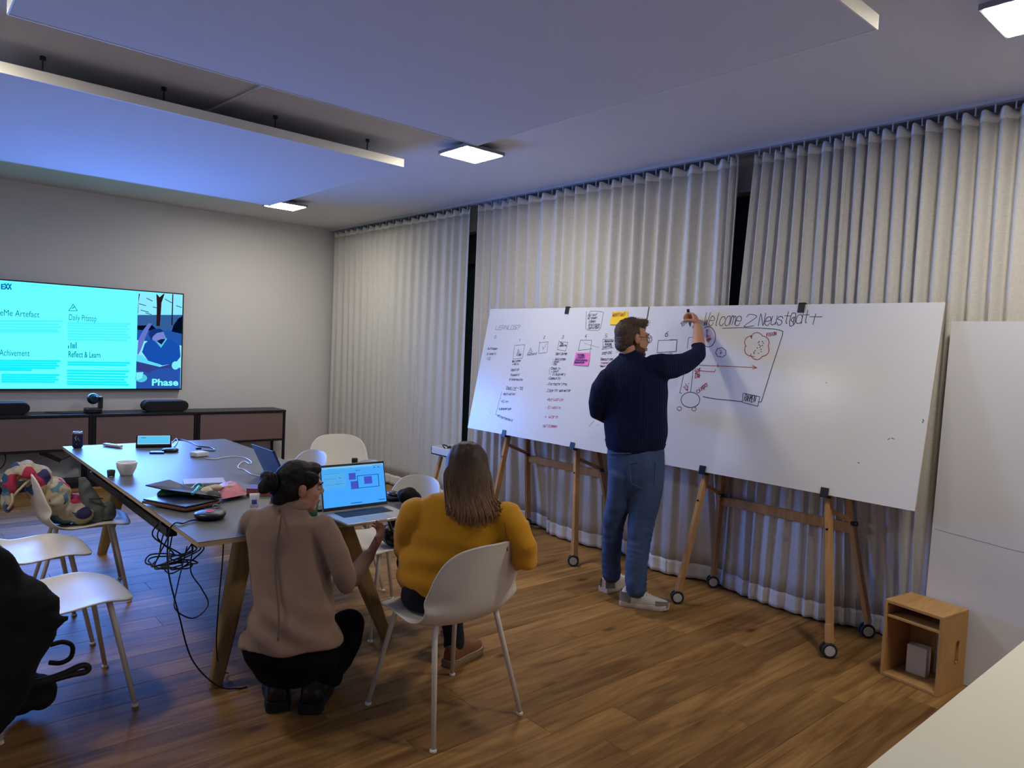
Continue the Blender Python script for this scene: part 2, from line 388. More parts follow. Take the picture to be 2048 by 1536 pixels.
m_hem = bpy.data.materials.new('curtain_hem_linen'); m_hem.use_nodes = True; linen(m_hem, 'e4e1da', .03)
def yk(pxs, py): return [atx(p, py, 4.27).y for p in pxs]
f1 = yk((668,677,690,700,712,725,738,750,762,775,790,805,822,838,855,872,890,905,922,936), 560)
f2 = yk((958,972,988,1005,1020,1037,1059,1086,1114,1129,1151,1174,1199,1224,1244,1269,1291,1319,1344,1379,1404,1439,1456,1470), 480)
f3 = yk((1502,1521,1545,1565,1590,1610,1640,1662,1690), 420)
f4 = yk((1688,1716,1738,1766,1795,1825,1852,1890,1925,1962,2003,2044), 330)+[.95, .78, .6, .42, .25, .05, -.15]
casters = [(4.62, .13), (3.6, .12), (2.73, .15), (1.68, .14), (4.3, 0)]
def curtain(folds, amp, label, seed, push=0.0, lean=0.0):
    y_a, y_b = folds[0], folds[-1]; rg = random.Random(seed)
    t = thing('curtain', label, 'curtain', (4.27, (y_a+y_b)/2, 0.012), 0, 'linen curtains of the window wall')
    per = 14; ys = []; ph = []
    for i in range(len(folds)-1):
        for k in range(per): ys.append(folds[i]+(folds[i+1]-folds[i])*k/per); ph.append((i+k/per)*2*math.pi)
    ys.append(y_b); ph.append((len(folds)-1)*2*math.pi)
    am = [amp*(.75+.5*rg.random()) for _ in folds]
    def pt(k, z, full=2.9):
        y, p = ys[k], ph[k]; i = int(min(p/(2*math.pi), len(folds)-1.001)); u = p/(2*math.pi)-i
        a = am[i]*(1-u)+am[i+1]*u
        h = z/full
        a2 = a*(.42+.58*min(1, h*1.1)**1.5)
        sway = .012*math.sin(y*5+seed)*(1-h)+.02*math.sin(y*2.3+seed*2)*(1-h)
        x = 4.275+push-a2*math.cos(p)+sway+.003*math.sin(2*p+z*1.3+seed)*(1-.3*h)
        low = max(0, 1-z/1.0); low = low*low*(3-2*low)
        for cy, d in casters: x += d*low*math.exp(-((y-cy)/.22)**2)
        x = min(x, 4.445)
        yy = y+.02*math.sin(z*1.1+i*1.3+seed)*(1-h)
        yy += lean*(1-h)*math.exp(-abs(y-y_a)/.22)
        return Vector((x, yy, z))
    def sheet(za, zb, nvz, off=0, zfun=None):
        b = MB(); n = len(ys)-1
        def fn(u, v):
            k = round(u*n); z = za+(zb-za)*v
            if zfun: z = zfun(k, z)
            q = pt(k, z); q.x += off; return q
        return b.grid(fn, n, nvz)
    ztop = ZC-.055
    sheet(.115, ztop-.05, 26).build('fabric', m_cur, t, smooth=True, solid=.003)
    sheet(.012, .117, 4, -.001).build('hem', m_hem, t, smooth=True, solid=.005)
    hd = MB(); n = len(ys)-1
    hd.grid(lambda u, v: (pt(round(u*n), ztop-.05)+Vector((-.001, 0, .05*v+.012*v*math.cos(ph[round(u*n)]*1.0)))), n, 2)
    hd.build('header_tape', m_hem, t, smooth=True, solid=.004)
    gl = MB()
    for i in range(len(folds)-1):
        y = (folds[i]+folds[i+1])/2
        gl.box((4.266, y-.003, ztop-.01), (4.274, y+.003, ZC-.006))
    gl.build('gliders', m_track, t)['kind'] = 'stuff'
curtain(f1, .017, 'linen curtain in the far corner beside the screen wall', 1)
curtain(f2, .025, 'linen curtain behind the left half of the whiteboards', 2)
curtain(f3, .027, 'narrow linen curtain right of the dark window gap, behind the whiteboard', 3, .025, .17)
curtain(f4, .031, 'linen curtain behind the leaning white panel and wooden crate', 4, .01)
# ================================================================ wall screen
TVY = Y1-.06
tv = thing('wall_screen', 'big wall-mounted screen showing a cyan slide with a photo of a bearded man', 'screen', (1.55, Y1, .945))
m_tvb = mat('screen_bezel_black', '0c0f16', .35)
xa, xb, za, zb = .61, 2.507, .942, 2.004
MB().box((xa, TVY, za), (xb, Y1-.002, zb)).build('housing', m_tvb, tv, bevel=.003)
bz = MB(); w = .012
for lo, hi in (((xa, TVY-.004, za), (xb, TVY, za+.016)), ((xa, TVY-.004, zb-w), (xb, TVY, zb)), ((xa, TVY-.004, za+.016), (xa+w, TVY, zb-w)), ((xb-w, TVY-.004, za+.016), (xb, TVY, zb-w))): bz.box(lo, hi)
bz.build('bezel', m_tvb, tv)
e_tv = emis('screen_slide_cyan', TV_WHITE, TV_W)
sx0, sx1, sz0, sz1 = xa+w, xb-w, za+.016, zb-w
scr = MB().box((sx0, TVY-.001, sz0), (sx1, TVY, sz1)).build('display', e_tv, tv)
tl = bpy.data.lights.new('screen_glow', 'AREA'); tl.shape = 'RECTANGLE'; tl.size = sx1-sx0; tl.size_y = sz1-sz0; tl.color = TV_LIGHT; tl.energy = TV_P; tl.spread = math.radians(105)
to = bpy.data.objects.new('screen_glow', tl); COL.objects.link(to); to.location = ((sx0+sx1)/2, TVY-.012, (sz0+sz1)/2); to.rotation_euler = (math.radians(-90), 0, 0); to.parent = tv; to.matrix_parent_inverse = parent_inv(tv)
def T(px, py): return aty(px, py, TVY)
def tvp(pts, m, name='slide_shape', lift=.0015):
    MB().poly([Vector((T(*p).x, TVY-lift, T(*p).z)) for p in pts]).build(name, m, scr, fixn=False)
def Z4(x, y): return (x/5.389, 550+y/5.389)
e_ink = emis('slide_ink', (0.0, .25, .33), .9); e_soft = emis('slide_grey_text', (.08, .93, 1.3), 1.25); e_soft2 = emis('slide_text_block', (.01, .88, 1.3), 1.25)
def tvtext(s, px0, py, px1, size, m=e_ink, bold=0.0):
    a, b = T(px0, py), T(px1, py); put_text('slide_text', s, size, (a.x, TVY-.0015, a.z), (1, 0, 0), (0, 0, 1), m, scr, lift=.001, bold=bold, fit=b.x-a.x)
a0 = T(0, 632).x-.155
put_text('slide_text', 'ChangeMe Artefact', .085, (a0, TVY-.0015, T(40, 633).z), (1, 0, 0), (0, 0, 1), e_ink, scr, .001, fit=T(78, 632).x-a0)
tvtext('Daily Pitstop', 137, 640, 192, .085); tvtext('Reflect & Learn', 136, 714, 200, .085, bold=.001)
a1 = T(0, 712).x-.005
put_text('slide_text', 'Achivement', .09, (a1, TVY-.0015, T(30, 712).z), (1, 0, 0), (0, 0, 1), e_ink, scr, .001, fit=T(59, 712).x-a1)
put_text('slide_text', 'E-', .07, (T(1, 578).x, TVY-.0015, T(1, 578).z), (1, 0, 0), (0, 0, 1), emis('slide_logo_blue', (0, .12, .4), 1.2), scr, .001, bold=.002)
put_text('slide_logo', 'XX', .075, (T(9, 578).x, TVY-.0015, T(9, 578).z), (1, 0, 0), (0, 0, 1), MATS['slide_logo_blue'], scr, .001, bold=.004, fit=T(25, 578).x-T(9, 578).x)
def tvstroke(pts, m, w=.006, name='slide_icon'):
    MB().ribbon([(T(*p).x, T(*p).z) for p in pts], w, Vector((1,0,0)), Vector((0,0,1)), Vector((0,-1,0)), Vector((0, TVY-.0012, 0)), .0006).build(name, m, scr, fixn=False)
tvstroke([Z4(742,385), Z4(788,315), Z4(832,385), Z4(742,385)], e_ink); tvstroke([Z4(780,360), Z4(800,345)], e_ink, .008)
for x, h in ((738,25), (765,55), (785,40), (800,38), (820,60)): tvstroke([Z4(x,788), Z4(x,788-h)], e_ink, .008)
for (x0, x1, ys) in ((0, 660, (495,530,560,590,610)), (740, 1400, (520,545,575,605,635,665,695)), (0, 640, (925,950,975,1000)), (0, 330, (1022,)), (30, 630, (1075,1100,1125,1150)), (740, 1390, (940,965)), (735, 1380, (1030,1060,1090,1120,1150,1175))):
    for k, yy in enumerate(ys):
        pts = [Z4(x0, yy+(x0*.0)), Z4(x1-(k*37) % 60, yy+(6 if x0 < 100 else 14)*0.6)]
        MB().ribbon([(T(*p).x, T(*p).z) for p in pts], .021, Vector((1,0,0)), Vector((0,0,1)), Vector((0,-1,0)), Vector((0, TVY-.0012, 0)), .0004).build('slide_text_line', e_soft if yy < 720 else e_soft2, scr, fixn=False)
# photo at the right edge of the slide: trees, reader with glasses, book, cup
c_ = lambda n, r, g, b, s=1.0: emis('photo_'+n, (r, g, b), s)
TL, TR, BR, BL = Z4(1484,186), Z4(1966,210), Z4(1948,1228), Z4(1466,1230)
tvp([TL, TR, BR, BL], c_('sky', .25, .8, 1.0, 1.3), 'slide_photo', .0013)
tvp([Z4(1480,430), Z4(1966,430), Z4(1962,640), Z4(1478,600)], c_('street', .05, .18, .5, .8), 'slide_photo', .0015)
tvp([Z4(1478,590), Z4(1962,600), Z4(1958,760), Z4(1474,700)], c_('bench', .02, .12, .5, 1.0), 'slide_photo', .0016)
for pts in ([(1685,200),(1720,240),(1760,205),(1775,200),(1740,300),(1735,380),(1722,550),(1685,550),(1690,330)], [(1857,205),(1868,205),(1860,540),(1846,540)], [(1495,205),(1508,200),(1492,300),(1490,400),(1482,430)]):
    tvp([Z4(*p) for p in pts], c_('trunk', .05, .02, .03, .5), 'slide_photo', .0017)
for a, b in (((1500,310),(1570,330)), ((1580,250),(1640,280)), ((1650,345),(1690,355)), ((1520,380),(1600,400)), ((1780,260),(1850,300)), ((1570,410),(1630,425)), ((1900,330),(1955,350))): tvstroke([Z4(*a), Z4(*b)], c_('trunk', .05, .02, .03, .5), .007, 'slide_photo')
tvp([Z4(*p) for p in ((1968,440),(1920,470),(1870,540),(1850,610),(1965,635))], c_('bush', .0, .01, .05, .5), 'slide_photo', .0018)
tvp([Z4(*p) for p in ((1478,545),(1640,540),(1680,580),(1600,600),(1478,590))], c_('bush', .0, .01, .05, .5), 'slide_photo', .0017)
tvp([Z4(*p) for p in ((1620,690),(1560,740),(1530,830),(1600,930),(1750,975),(1890,950),(1945,880),(1935,760),(1860,700),(1780,690))], c_('jumper', .01, .1, .55, 1.0), 'slide_photo', .0019)
tvp([Z4(*p) for p in ((1478,850),(1490,700),(1545,590),(1600,520),(1640,525),(1600,590),(1560,690),(1520,800),(1490,860))], c_('arm', .16, .22, .75, 1.0), 'slide_photo', .002)
tvp([Z4(*p) for p in ((1630,640),(1650,600),(1700,590),(1760,610),(1790,680),(1775,730),(1730,745),(1680,720),(1645,700))], c_('face', .22, .3, .8, 1.0), 'slide_photo', .0021)
tvp([Z4(*p) for p in ((1600,640),(1610,600),(1660,580),(1730,580),(1765,610),(1690,625),(1650,660),(1630,700))], c_('cap', .01, .05, .3, .8), 'slide_photo', .0023)
tvp([Z4(*p) for p in ((1690,710),(1740,690),(1785,690),(1775,735),(1735,748))], c_('beard', .01, .02, .15, .6), 'slide_photo', .0023)
tvstroke([Z4(1650,660), Z4(1700,655), Z4(1730,680), Z4(1700,682), Z4(1695,656)], c_('beard', .01, .02, .15, .6), .006, 'slide_photo'); tvstroke([Z4(1735,650), Z4(1775,645), Z4(1772,672), Z4(1740,676), Z4(1735,650)], c_('beard', .01, .02, .15, .6), .006, 'slide_photo')
tvp([Z4(*p) for p in ((1680,720),(1735,785),(1800,690),(1790,680),(1740,750))], c_('collar', .1, .7, 1.0, 1.0), 'slide_photo', .0025)
tvp([Z4(*p) for p in ((1468,860),(1530,865),(1600,925),(1730,965),(1720,990),(1468,930))], c_('book', .12, .75, 1.0, 1.2), 'slide_photo', .0025)
tvp([Z4(*p) for p in ((1468,930),(1720,990),(1870,950),(1880,1000),(1700,1010),(1600,1060),(1466,1020))], c_('table', .05, .08, .4, .8), 'slide_photo', .0024)
tvp([Z4(*p) for p in ((1466,1020),(1600,1060),(1640,1000),(1945,1000),(1940,1228),(1466,1230))], c_('paving', .03, .12, .55, .9), 'slide_photo', .0022)
for k in range(5): tvstroke([Z4(1475+k*30, 1130+k*12), Z4(1560+k*22, 1220)], c_('table', .05, .08, .4, .8), .006, 'slide_photo'); tvstroke([Z4(1470, 1225-k*25), Z4(1590, 1130-k*10)], c_('table', .05, .08, .4, .8), .005, 'slide_photo')
tvp([Z4(1520+65*math.cos(a), 1110+45*math.sin(a)) for a in [2*math.pi*k/18 for k in range(18)]], c_('saucer', .1, .75, .95, 1.0), 'slide_photo', .0027)
tvp([Z4(*p) for p in ((1468,1050),(1545,1045),(1530,1110),(1490,1130),(1468,1125))], c_('cup', .2, .9, 1.0, 1.2), 'slide_photo', .0029)
tvp([Z4(1890+40*math.cos(a), 975+45*math.sin(a)) for a in [2*math.pi*k/14 for k in range(14)]], c_('cup', .2, .9, 1.0, 1.2), 'slide_photo', .0027)
p0, p1 = Z4(1630,1190), Z4(1915,1190); a, b = T(*p0), T(*p1)
put_text('slide_text', 'Phase', .10, (a.x, TVY-.003, a.z), (1,0,0), (0,0,1), c_('letters', .2, .95, 1.0, 1.3), scr, .001, bold=.003, fit=b.x-a.x)

# ================================================================ sideboard
m_blk = mat('black_steel_frame', '15161b', .45, .3); m_door = mat('taupe_cabinet_front', '78625f', .6, var=(3, .06)); m_shelf = mat('black_shelf', '101218', .4)
SF, SB, ST = 8.09, Y1-.02, .727
for k in range(1, 4):
    ua = -.42+k*1.0; ub = ua+1.0
    lab = ['black framed sideboard unit at the far end with taupe front', 'black framed sideboard unit cut by the picture edge, below the slide text', 'middle black framed sideboard unit with taupe front, below the photo on the slide', 'black framed sideboard unit with taupe front at the end nearest the curtain'][k]
    t = thing('sideboard_unit', lab, 'sideboard', ((ua+ub)/2, (SF+SB)/2, 0), 0, 'black framed sideboard units along the screen wall')
    MB().box((ua+.001, SF-.01, ST-.022), (ub-.001, SB, ST)).build('top', m_shelf, t, bevel=.002)
    MB().box((ua+.03, SF+.03, .385), (ub-.03, SB-.01, ST-.024)).build('carcass', m_shelf, t)
    MB().box((ua+.034, SF, .392), (ub-.034, SF+.022, ST-.03)).build('door', m_door, t, bevel=.002)
    for x in (ua+.015, ub-.015):
        for yy in (SF+.012, SB-.02): MB().box((x-.013, yy-.013, .0), (x+.013, yy+.013, ST-.022)).build('post', m_blk, t)
    MB().box((ua+.03, SF, .368), (ub-.03, SF+.022, .39)).build('lower_rail', m_blk, t)
    MB().box((ua+.03, SF, .03), (ub-.03, SB-.03, .05)).build('base_shelf', m_shelf, t)
    MB().box((ua+.03, SF-.008, .0), (ub-.03, SF, .06)).build('base_rail', m_blk, t)
m_spk = mat('black_speaker_cloth', '0d0f15', .8, bump=(900, .4, .001)); m_plas = mat('black_plastic', '0e1014', .4)
def soundbar(x0, x1, label):
    t = thing('speaker', label, 'speaker', ((x0+x1)/2, 8.24, ST), 0, 'black bar speakers on the sideboard')
    r = .056; R = []; n = 20; z = ST+.062
    for yy, k in ((8.15, .86), (8.158, .96), (8.175, 1), (8.29, 1), (8.31, .92), (8.318, .8)):
        ring = []
        for j in range(n*2):
            an = math.pi*j/n*1.0; cx = x1-r if math.cos(an-math.pi/2) > -1e-9 and j < n else x0+r
            aa = -math.pi/2+math.pi*(j % n)/(n-1)+(0 if j < n else math.pi)
            cx = (x1-r) if j < n else (x0+r)
            ring.append(Vector((cx+math.cos(aa)*r*k, yy, z+math.sin(aa)*r*k)))
        R.append(ring)
    MB().rings(R).build('cloth_body', m_spk, t, smooth=False)
    MB().box((x0+.07, 8.16, ST), (x1-.07, 8.3, ST+.01)).build('foot', m_plas, t)
soundbar(.60, 1.07, 'black rounded bar speaker at the picture edge under the screen'); soundbar(2.06, 2.51, 'black rounded bar speaker between swivel camera and curtain')
t = thing('conference_camera', 'black swivel conference camera on the sideboard', 'camera', (1.6, 8.22, ST))
MB().box((1.535, 8.15, ST), (1.68, 8.29, ST+.05)).build('base', m_plas, t, bevel=.012, seg=3)
MB().box((1.655, 8.18, ST+.045), (1.69, 8.26, ST+.165)).build('arm', m_plas, t, bevel=.008)
q = MB().ell((1.603, 8.2, ST+.145), (.055, .058, .055), nu=24, nv=14).build('camera_head', m_plas, t, smooth=True)
MB().cyl((1.603, 8.150, ST+.145), (1.603, 8.140, ST+.145), .038, .034, 20).build('lens', mat('camera_lens_glass', '1c2740', .08), q, smooth=False)
t = tag(MB().tube(spline([(1.53, 8.2, ST+.006), (1.45, 8.18, ST+.005), (1.3, 8.23, ST+.005), (1.22, 8.36, ST+.005)]), .004).build('camera_cable', m_plas), 'thin black cable running from the swivel camera', 'cable')
t = thing('power_strip', 'black power strip hanging under the sideboard', 'power strip', (1.3, 8.2, .3))
MB().bar((1.16, 8.2, .355), (1.33, 8.2, .265), .045, .04).build('housing', m_plas, t, bevel=.004)
MB().tube(spline([(1.33, 8.2, .265), (1.4, 8.2, .30), (1.47, 8.21, .345), (1.52, 8.21, .36)]), .006).build('cord', m_plas, t)
tag(MB().tube(spline([(.86, 8.25, .385), (.885, 8.2, .33), (.87, 8.18, .26), (.83, 8.2, .22), (.8, 8.3, .3), (.78, 8.3, .385)]), .005).build('loose_cable', m_plas), 'black cable looping below the sideboard at the picture edge', 'cable')
# ================================================================ meeting table
TX0, TX1, TY0, TY1, TZ = .96, 2.085, 2.965, 5.855, .74
m_lino = mat('grey_linoleum', '626361', .42, spec=.2, var=(14, .04)); m_ply = mat('plywood_edge', 'b59c78', .6)
m_leg = wood('oak_table_leg', '8a6f48', 'ab8e60', (10, 10, 1.2), .5)
tb = thing('meeting_table', 'long grey-topped meeting table on splayed oak legs', 'table', (1.52, 4.4, 0))
MB().box((TX0+.001, TY0+.001, TZ-.022), (TX1-.001, TY1-.001, TZ-.003)).build('tabletop_core', m_ply, tb)
MB().box((TX0, TY0, TZ-.003), (TX1, TY1, TZ)).build('tabletop', m_lino, tb, bevel=.001)
for f, tp in (((1.135, 3.225, 0), (1.285, 3.28, .718)), ((2.04, 3.255, 0), (1.735, 3.27, .718)), ((1.17, 5.62, 0), (1.30, 5.5, .718)), ((1.98, 5.62, 0), (1.74, 5.5, .718))):
    f, tp = Vector(f), Vector(tp); R = []
    for p, k in ((f, .62), (f.lerp(tp, .35), .9), (tp, 1.05)):
        ring = []
        for j in range(16):
            a = 2*math.pi*j/16; cx, cy = math.cos(a), math.sin(a); sgn = lambda v: math.copysign(abs(v)**.55, v)
            ring.append(p+Vector((sgn(cx)*.047*k, sgn(cy)*.036*k, 0)))
        R.append(ring)
    MB().rings(R).build('leg', m_leg, tb, smooth=False)
for ya in (3.28, 5.5): MB().box((1.26, ya-.02, .69), (1.76, ya+.02, .718)).build('cross_rail', m_blk, tb)
for x in (1.045, 1.95): MB().box((x-.025, 3.6, .605), (x+.025, 5.3, .65)).build('cable_tray', mat('blue_black_rail', '171d2b', .4, .4), tb, bevel=.004)
for yy in (3.7, 4.4, 5.2): MB().box((1.02, yy-.015, .65), (1.975, yy+.015, .718)).build('rail_bracket', m_blk, tb)
# ---- things on the table
def on(px, py): return atz(px, py, TZ)
Z_ = TZ+.0005
p = on(155, 896)
t = thing('drink_can', 'dark blue soft drink can with silver rim at the table corner', 'can', (p.x, p.y, Z_))
m_alu = mat('aluminium', 'c8c9cc', .3, .9)
MB().lathe([(.024, 0), (.031, .008), (.033, .014), (.033, .098), (.0325, .1)], (p.x, p.y, Z_), 28).build('body', mat('can_navy', '1a2350', .3, .3), t, smooth=True)
MB().lathe([(.0325, .1), (.028, .109), (.0265, .113), (.0275, .116), (.026, .116), (.024, .112), (0.001, .112)], (p.x, p.y, Z_), 28).build('rim', m_alu, t, smooth=True)
vd = Vector((-p.x, -p.y, 0)).normalized(); sd = Vector((0,0,1)).cross(vd)
g = MB(); rg = random.Random(3)
for k in range(9):
    an = rg.uniform(-.5, .5); z = rg.uniform(.03, .085); pp = Vector((p.x, p.y, Z_))+(vd*math.cos(an)+sd*math.sin(an))*.0336+Vector((0,0,z))
    g.ell(pp, (.0012, .006+.004*rg.random(), .007), Matrix.Identity(4), 8, 4)
g.build('printed_emblem', mat('can_print_gold', 'd8c48a', .4), t)
p, q = on(212, 892), on(242, 896); d = (q-p).normalized(); p = p.lerp(q, -.1)
t = thing('remote_control', 'slim white remote control lying near the can', 'remote', (p.x, p.y, Z_))
MB().bar(p+Vector((0,0,.011)), q+Vector((0,0,.011)), .036, .018).build('body', mat('remote_white', 'c9cdd3', .4), t, bevel=.006, seg=3)
MB().cyl(p.lerp(q, .75)+Vector((0,0,.019)), p.lerp(q, .75)+Vector((0,0,.0215)), .009, n=14).build('button', m_plas, t)
# touch controller
p, q = on(271, 896), on(343, 895); mid = (p+q)/2; U = (q-p).normalized(); F_ = U.cross(Vector((0,0,1)))  # F_: towards viewer
wd = (q-p).length/2
t = thing('touch_controller', 'black wedge touch controller with lit cyan display', 'tablet', (mid.x, mid.y, Z_))
prof = [(-.002, 0), (-.012, .0), (-.10, .0), (-.075, .075), (-.062, .084), (0, .018)]
bdy = MB(); R = [[mid+U*s*wd+F_*(a)+Vector((0,0,Z_-TZ+b)) for a, b in prof] for s in (-1, 1)]; bdy.rings(R).build('body', m_plas, t, bevel=.003)
A_, B_ = Vector((0, .018)), Vector((-.062, .084))
def wedge(u, v, lift): 
    a = A_.lerp(B_, v); n = Vector((.73, .68)); return mid+U*u*wd+F_*(a.x+n.x*lift)+Vector((0,0,Z_-TZ+a.y+n.y*lift))
e_tab = emis('tablet_display_cyan', (.12, .62, 1.0), 1.1)
dsp = MB().poly([wedge(-.9,.1,.001), wedge(.9,.1,.001), wedge(.9,.92,.001), wedge(-.9,.92,.001)]).build('display', e_tab, t, fixn=False)
e_tabl = emis('tablet_border_white', (.7, .95, 1), 1.2)
for a in (((-.9,.1),(.9,.13)), ((-.9,.89),(.9,.92)), ((-.9,.13),(-.88,.89)), ((.88,.13),(.9,.89))):
    (u0, v0), (u1, v1) = a; MB().poly([wedge(u0,v0,.0016), wedge(u1,v0,.0016), wedge(u1,v1,.0016), wedge(u0,v1,.0016)]).build('display_border', e_tabl, dsp, fixn=False)
MB().poly([wedge(-.7,.7,.0016), wedge(-.45,.7,.0016), wedge(-.45,.76,.0016), wedge(-.7,.76,.0016)]).build('display_text', emis('tablet_ink', (.02,.2,.35), 1), dsp, fixn=False)
# hub, pen, cables, adapter
p = on(340, 903)
tag(MB().lathe([(.001,0),(.05,0),(.056,.006),(.054,.016),(.04,.022),(.001,.023)], (p.x, p.y, Z_), 24).build('microphone_pod', m_plas, smooth=True), 'small round black microphone pod in front of the touch controller', 'microphone')
p, q = on(300, 906), on(329, 906)
t = tag(MB().bar(p+Vector((0,0,.006)), q+Vector((0,0,.006)), .07, .009).build('mobile_phone', mat('phone_dark', '14161c', .25), bevel=.003), 'dark mobile phone lying beside the microphone pod', 'phone')
tp = lambda pts, z=.004: [Vector((on(*q).x, on(*q).y, Z_+z)) for q in pts]
def cable(name, pts, r, m, label, z=.004, k=8):
    return tag(MB().tube(spline(tp(pts, r+.0003), k), r, 8).build(name, m, smooth=True), label, 'cable')
cable('black_cable', [(346,884),(352,880),(362,880),(380,885),(398,893),(420,896),(429,900),(424,903),(405,902),(397,904)], .0035, m_plas, 'black cable looping from the touch controller to the white adapter')
m_wht = mat('white_plastic', 'd9dade', .4)
cable('grey_cable', [(345,886),(352,878),(355,884),(350,893),(344,898)], .003, mat('grey_cord', '8d93ad', .5), 'short grey cable curling beside the touch controller')
p, q = on(386, 914), on(411, 911)
t = thing('power_adapter', 'white square power adapter on the grey table', 'adapter', (p.x, p.y, Z_))
MB().bar(p+Vector((0,0,.017)), q+Vector((0,0,.017)), .08, .032).build('housing', m_wht, t, bevel=.008, seg=3)
pp = on(397, 905); MB().box((pp.x-.018, pp.y-.012, Z_+.02), (pp.x+.018, pp.y+.014, Z_+.036)).build('plug', m_plas, t, bevel=.005)
cable('white_cable', [(412,918),(430,919),(447,916),(470,914),(490,917),(502,924),(500,929),(488,924),(478,931),(477,937),(489,941),(502,949),(520,954),(532,957)], .003, m_wht, 'white charging cable winding from the adapter towards the dark laptop')
# cup, espresso glass
p = on(253, 950)
t = thing('porcelain_bowl', 'white porcelain coffee bowl on the blue-lit table', 'bowl', (p.x, p.y, Z_))
MB().lathe([(.002,.006),(.03,.0),(.034,.002),(.036,.01),(.05,.04),(.055,.066),(.056,.078),(.0535,.078),(.052,.066),(.046,.04),(.032,.014),(.002,.01)], (p.x, p.y, Z_), 32).build('shell', mat('porcelain', 'e4e2dc', .2), t, smooth=True)
MB().lathe([(.002,.055),(.048,.055),(.048,.057),(.002,.057)], (p.x, p.y, Z_), 24).build('coffee_residue', mat('milk_foam', 'cfc6b8', .7), t)
p = on(222, 953)
t = thing('espresso_glass', 'tiny glass of dark coffee beside the porcelain bowl', 'glass', (p.x, p.y, Z_))
MB().lathe([(.002,0),(.019,0),(.0225,.036),(.0215,.036),(.018,.003),(.002,.003)], (p.x, p.y, Z_), 20).build('glass_wall', mat('clear_glass', 'ffffff', .02, trans=.95), t, smooth=True)
MB().lathe([(.002,.004),(.0175,.004),(.0205,.026),(.002,.026)], (p.x, p.y, Z_), 20).build('coffee', mat('black_coffee', '120a06', .15), t)
# grey box behind the folio
m_gbox = mat('pale_grey_card', 'a9adb8', .55)
p, q, s = on(361, 974), on(412, 982), on(438, 968); 
tag(MB().box((-.105, -.075, 0), (.105, .075, .028), Matrix.Translation((1.345, 4.075, Z_)) @ Matrix.Rotation(math.radians(-14), 4, 'Z')).build('flat_carton', m_gbox, bevel=.003), 'flat pale grey carton behind the open black folio', 'box')
# open folio with brown leather shell
def fol(px, py, z): return atz(px, py, TZ+z)
t = thing('leather_folio', 'open black folio with brown leather edge on the table', 'folio', tuple(on(372, 1010)))
A_, B_, D_ = fol(283, 1007, .006), fol(371, 1024, .006), fol(442, 1008, .006); E_ = A_+(D_-B_)
low = MB().poly([A_, B_, D_, E_], (0,0,1), .014).build('leather_cover', mat('brown_leather', '6b3f28', .5, bump=(200, .3, .001)), t, bevel=.004)
i_ = lambda v: v.lerp((A_+B_+D_+E_)/4, .035)+Vector((0,0,.0155))
MB().poly([i_(A_), i_(B_), i_(D_), i_(E_)], (0,0,1), .008).build('black_lining', mat('folio_black', '090b10', .35), t, bevel=.002)
# raised flap, hinged on the far edge D-E side
H0, H1 = i_(D_).lerp(i_(E_), .03)+Vector((0,0,.01)), i_(E_)+Vector((0,0,.01))
f1_ = fol(292, 973, .085)
MB().poly([D_+Vector((0,0,.03)), fol(326, 980, .065), fol(291, 972, .085), E_+Vector((-.03,.05,.075)), E_.lerp(D_, .4)+Vector((0,.03,.045))], (0,0,1), .005).build('raised_flap', mat('folio_black', '090b10', .35), t)
cc = fol(430, 1012, .02); MB().tube([cc+Vector((math.cos(a)*.012, -.004, math.sin(a)*.009)) for a in [k*math.pi/8 for k in range(17)]], .002, 6).build('zip_ring', mat('zip_silver', 'cfcfd0', .3, .9), t)
MB().tube(spline([fol(442,1009,.01), fol(432,1017,.008), fol(415,1019,.004), fol(409,1017,.004)]), .004).build('leather_strap', MATS['brown_leather'], t)
# green pouch and pink pouch stuffed into the folio
def lump(pts3, r, seed=0, amp=.006, vox=.005): 
    b = MB()
    for c, rr in pts3: b.ell(c, rr, None, 14, 8)
    return fuse(b, 'lump', vox, 3, lambda co, no: amp*nz(co, 60, seed))
c = fol(360, 984, .04)
m_green = mat('green_print_foil', '0f5a45', .35, var=(70, .8))
t = thing('green_snack_bag', 'crumpled green patterned bag inside the open folio', 'bag', tuple(on(360, 990)))
link('foil', lump([(fol(350,985,.035), (.085,.045,.028)), (fol(385,984,.035), (.06,.04,.03)), (fol(400,977,.045), (.03,.03,.03))], 0, 1, .008), m_green, t, smooth=True)
MB().tube(spline([fol(384,988,.07), fol(392,981,.08), fol(398,973,.085)]), .007).build('blue_strap', mat('turquoise_band', '3db7c4', .5), t)
t = thing('pink_pouch', 'pink floral pouch with cream lining tipped open', 'pouch', tuple(on(455, 1000)))
m_pink = mat('pink_print', 'c06f7c', .6, var=(55, .35)); 
def pillow(name, quad, h, m, parent, z0=.002, seed=0):
    q = [on(*p_) for p_ in quad]; b = MB()
    def top_(u, v, s=1):
        p_ = (q[0]*(1-u)+q[1]*u)*(1-v)+(q[3]*(1-u)+q[2]*u)*v; e = (1-abs(2*u-1)**3)*(1-abs(2*v-1)**3)
        return Vector((p_.x, p_.y, Z_+z0+(h*.35 if s > 0 else h*.35*(1-e))+(s > 0)*h*.65*e+.003*math.sin(u*19+seed)*math.sin(v*15)*e))
    n = 14; vs = [top_(i/n, j/n) for j in range(n+1) for i in range(n+1)]+[top_(i/n, j/n, -1) for j in range(n+1) for i in range(n+1)]; w = n+1; o_ = w*w; fs = []
    for j in range(n):
        for i in range(n): k = j*w+i; fs += [(k, k+1, k+w+1, k+w), (o_+k, o_+k+w, o_+k+w+1, o_+k+1)]
    return b.add(vs, fs).build(name, m, parent, smooth=True)
pillow('pouch_body', [(440,1007),(496,996),(474,972),(434,977)], .05, m_pink, t)
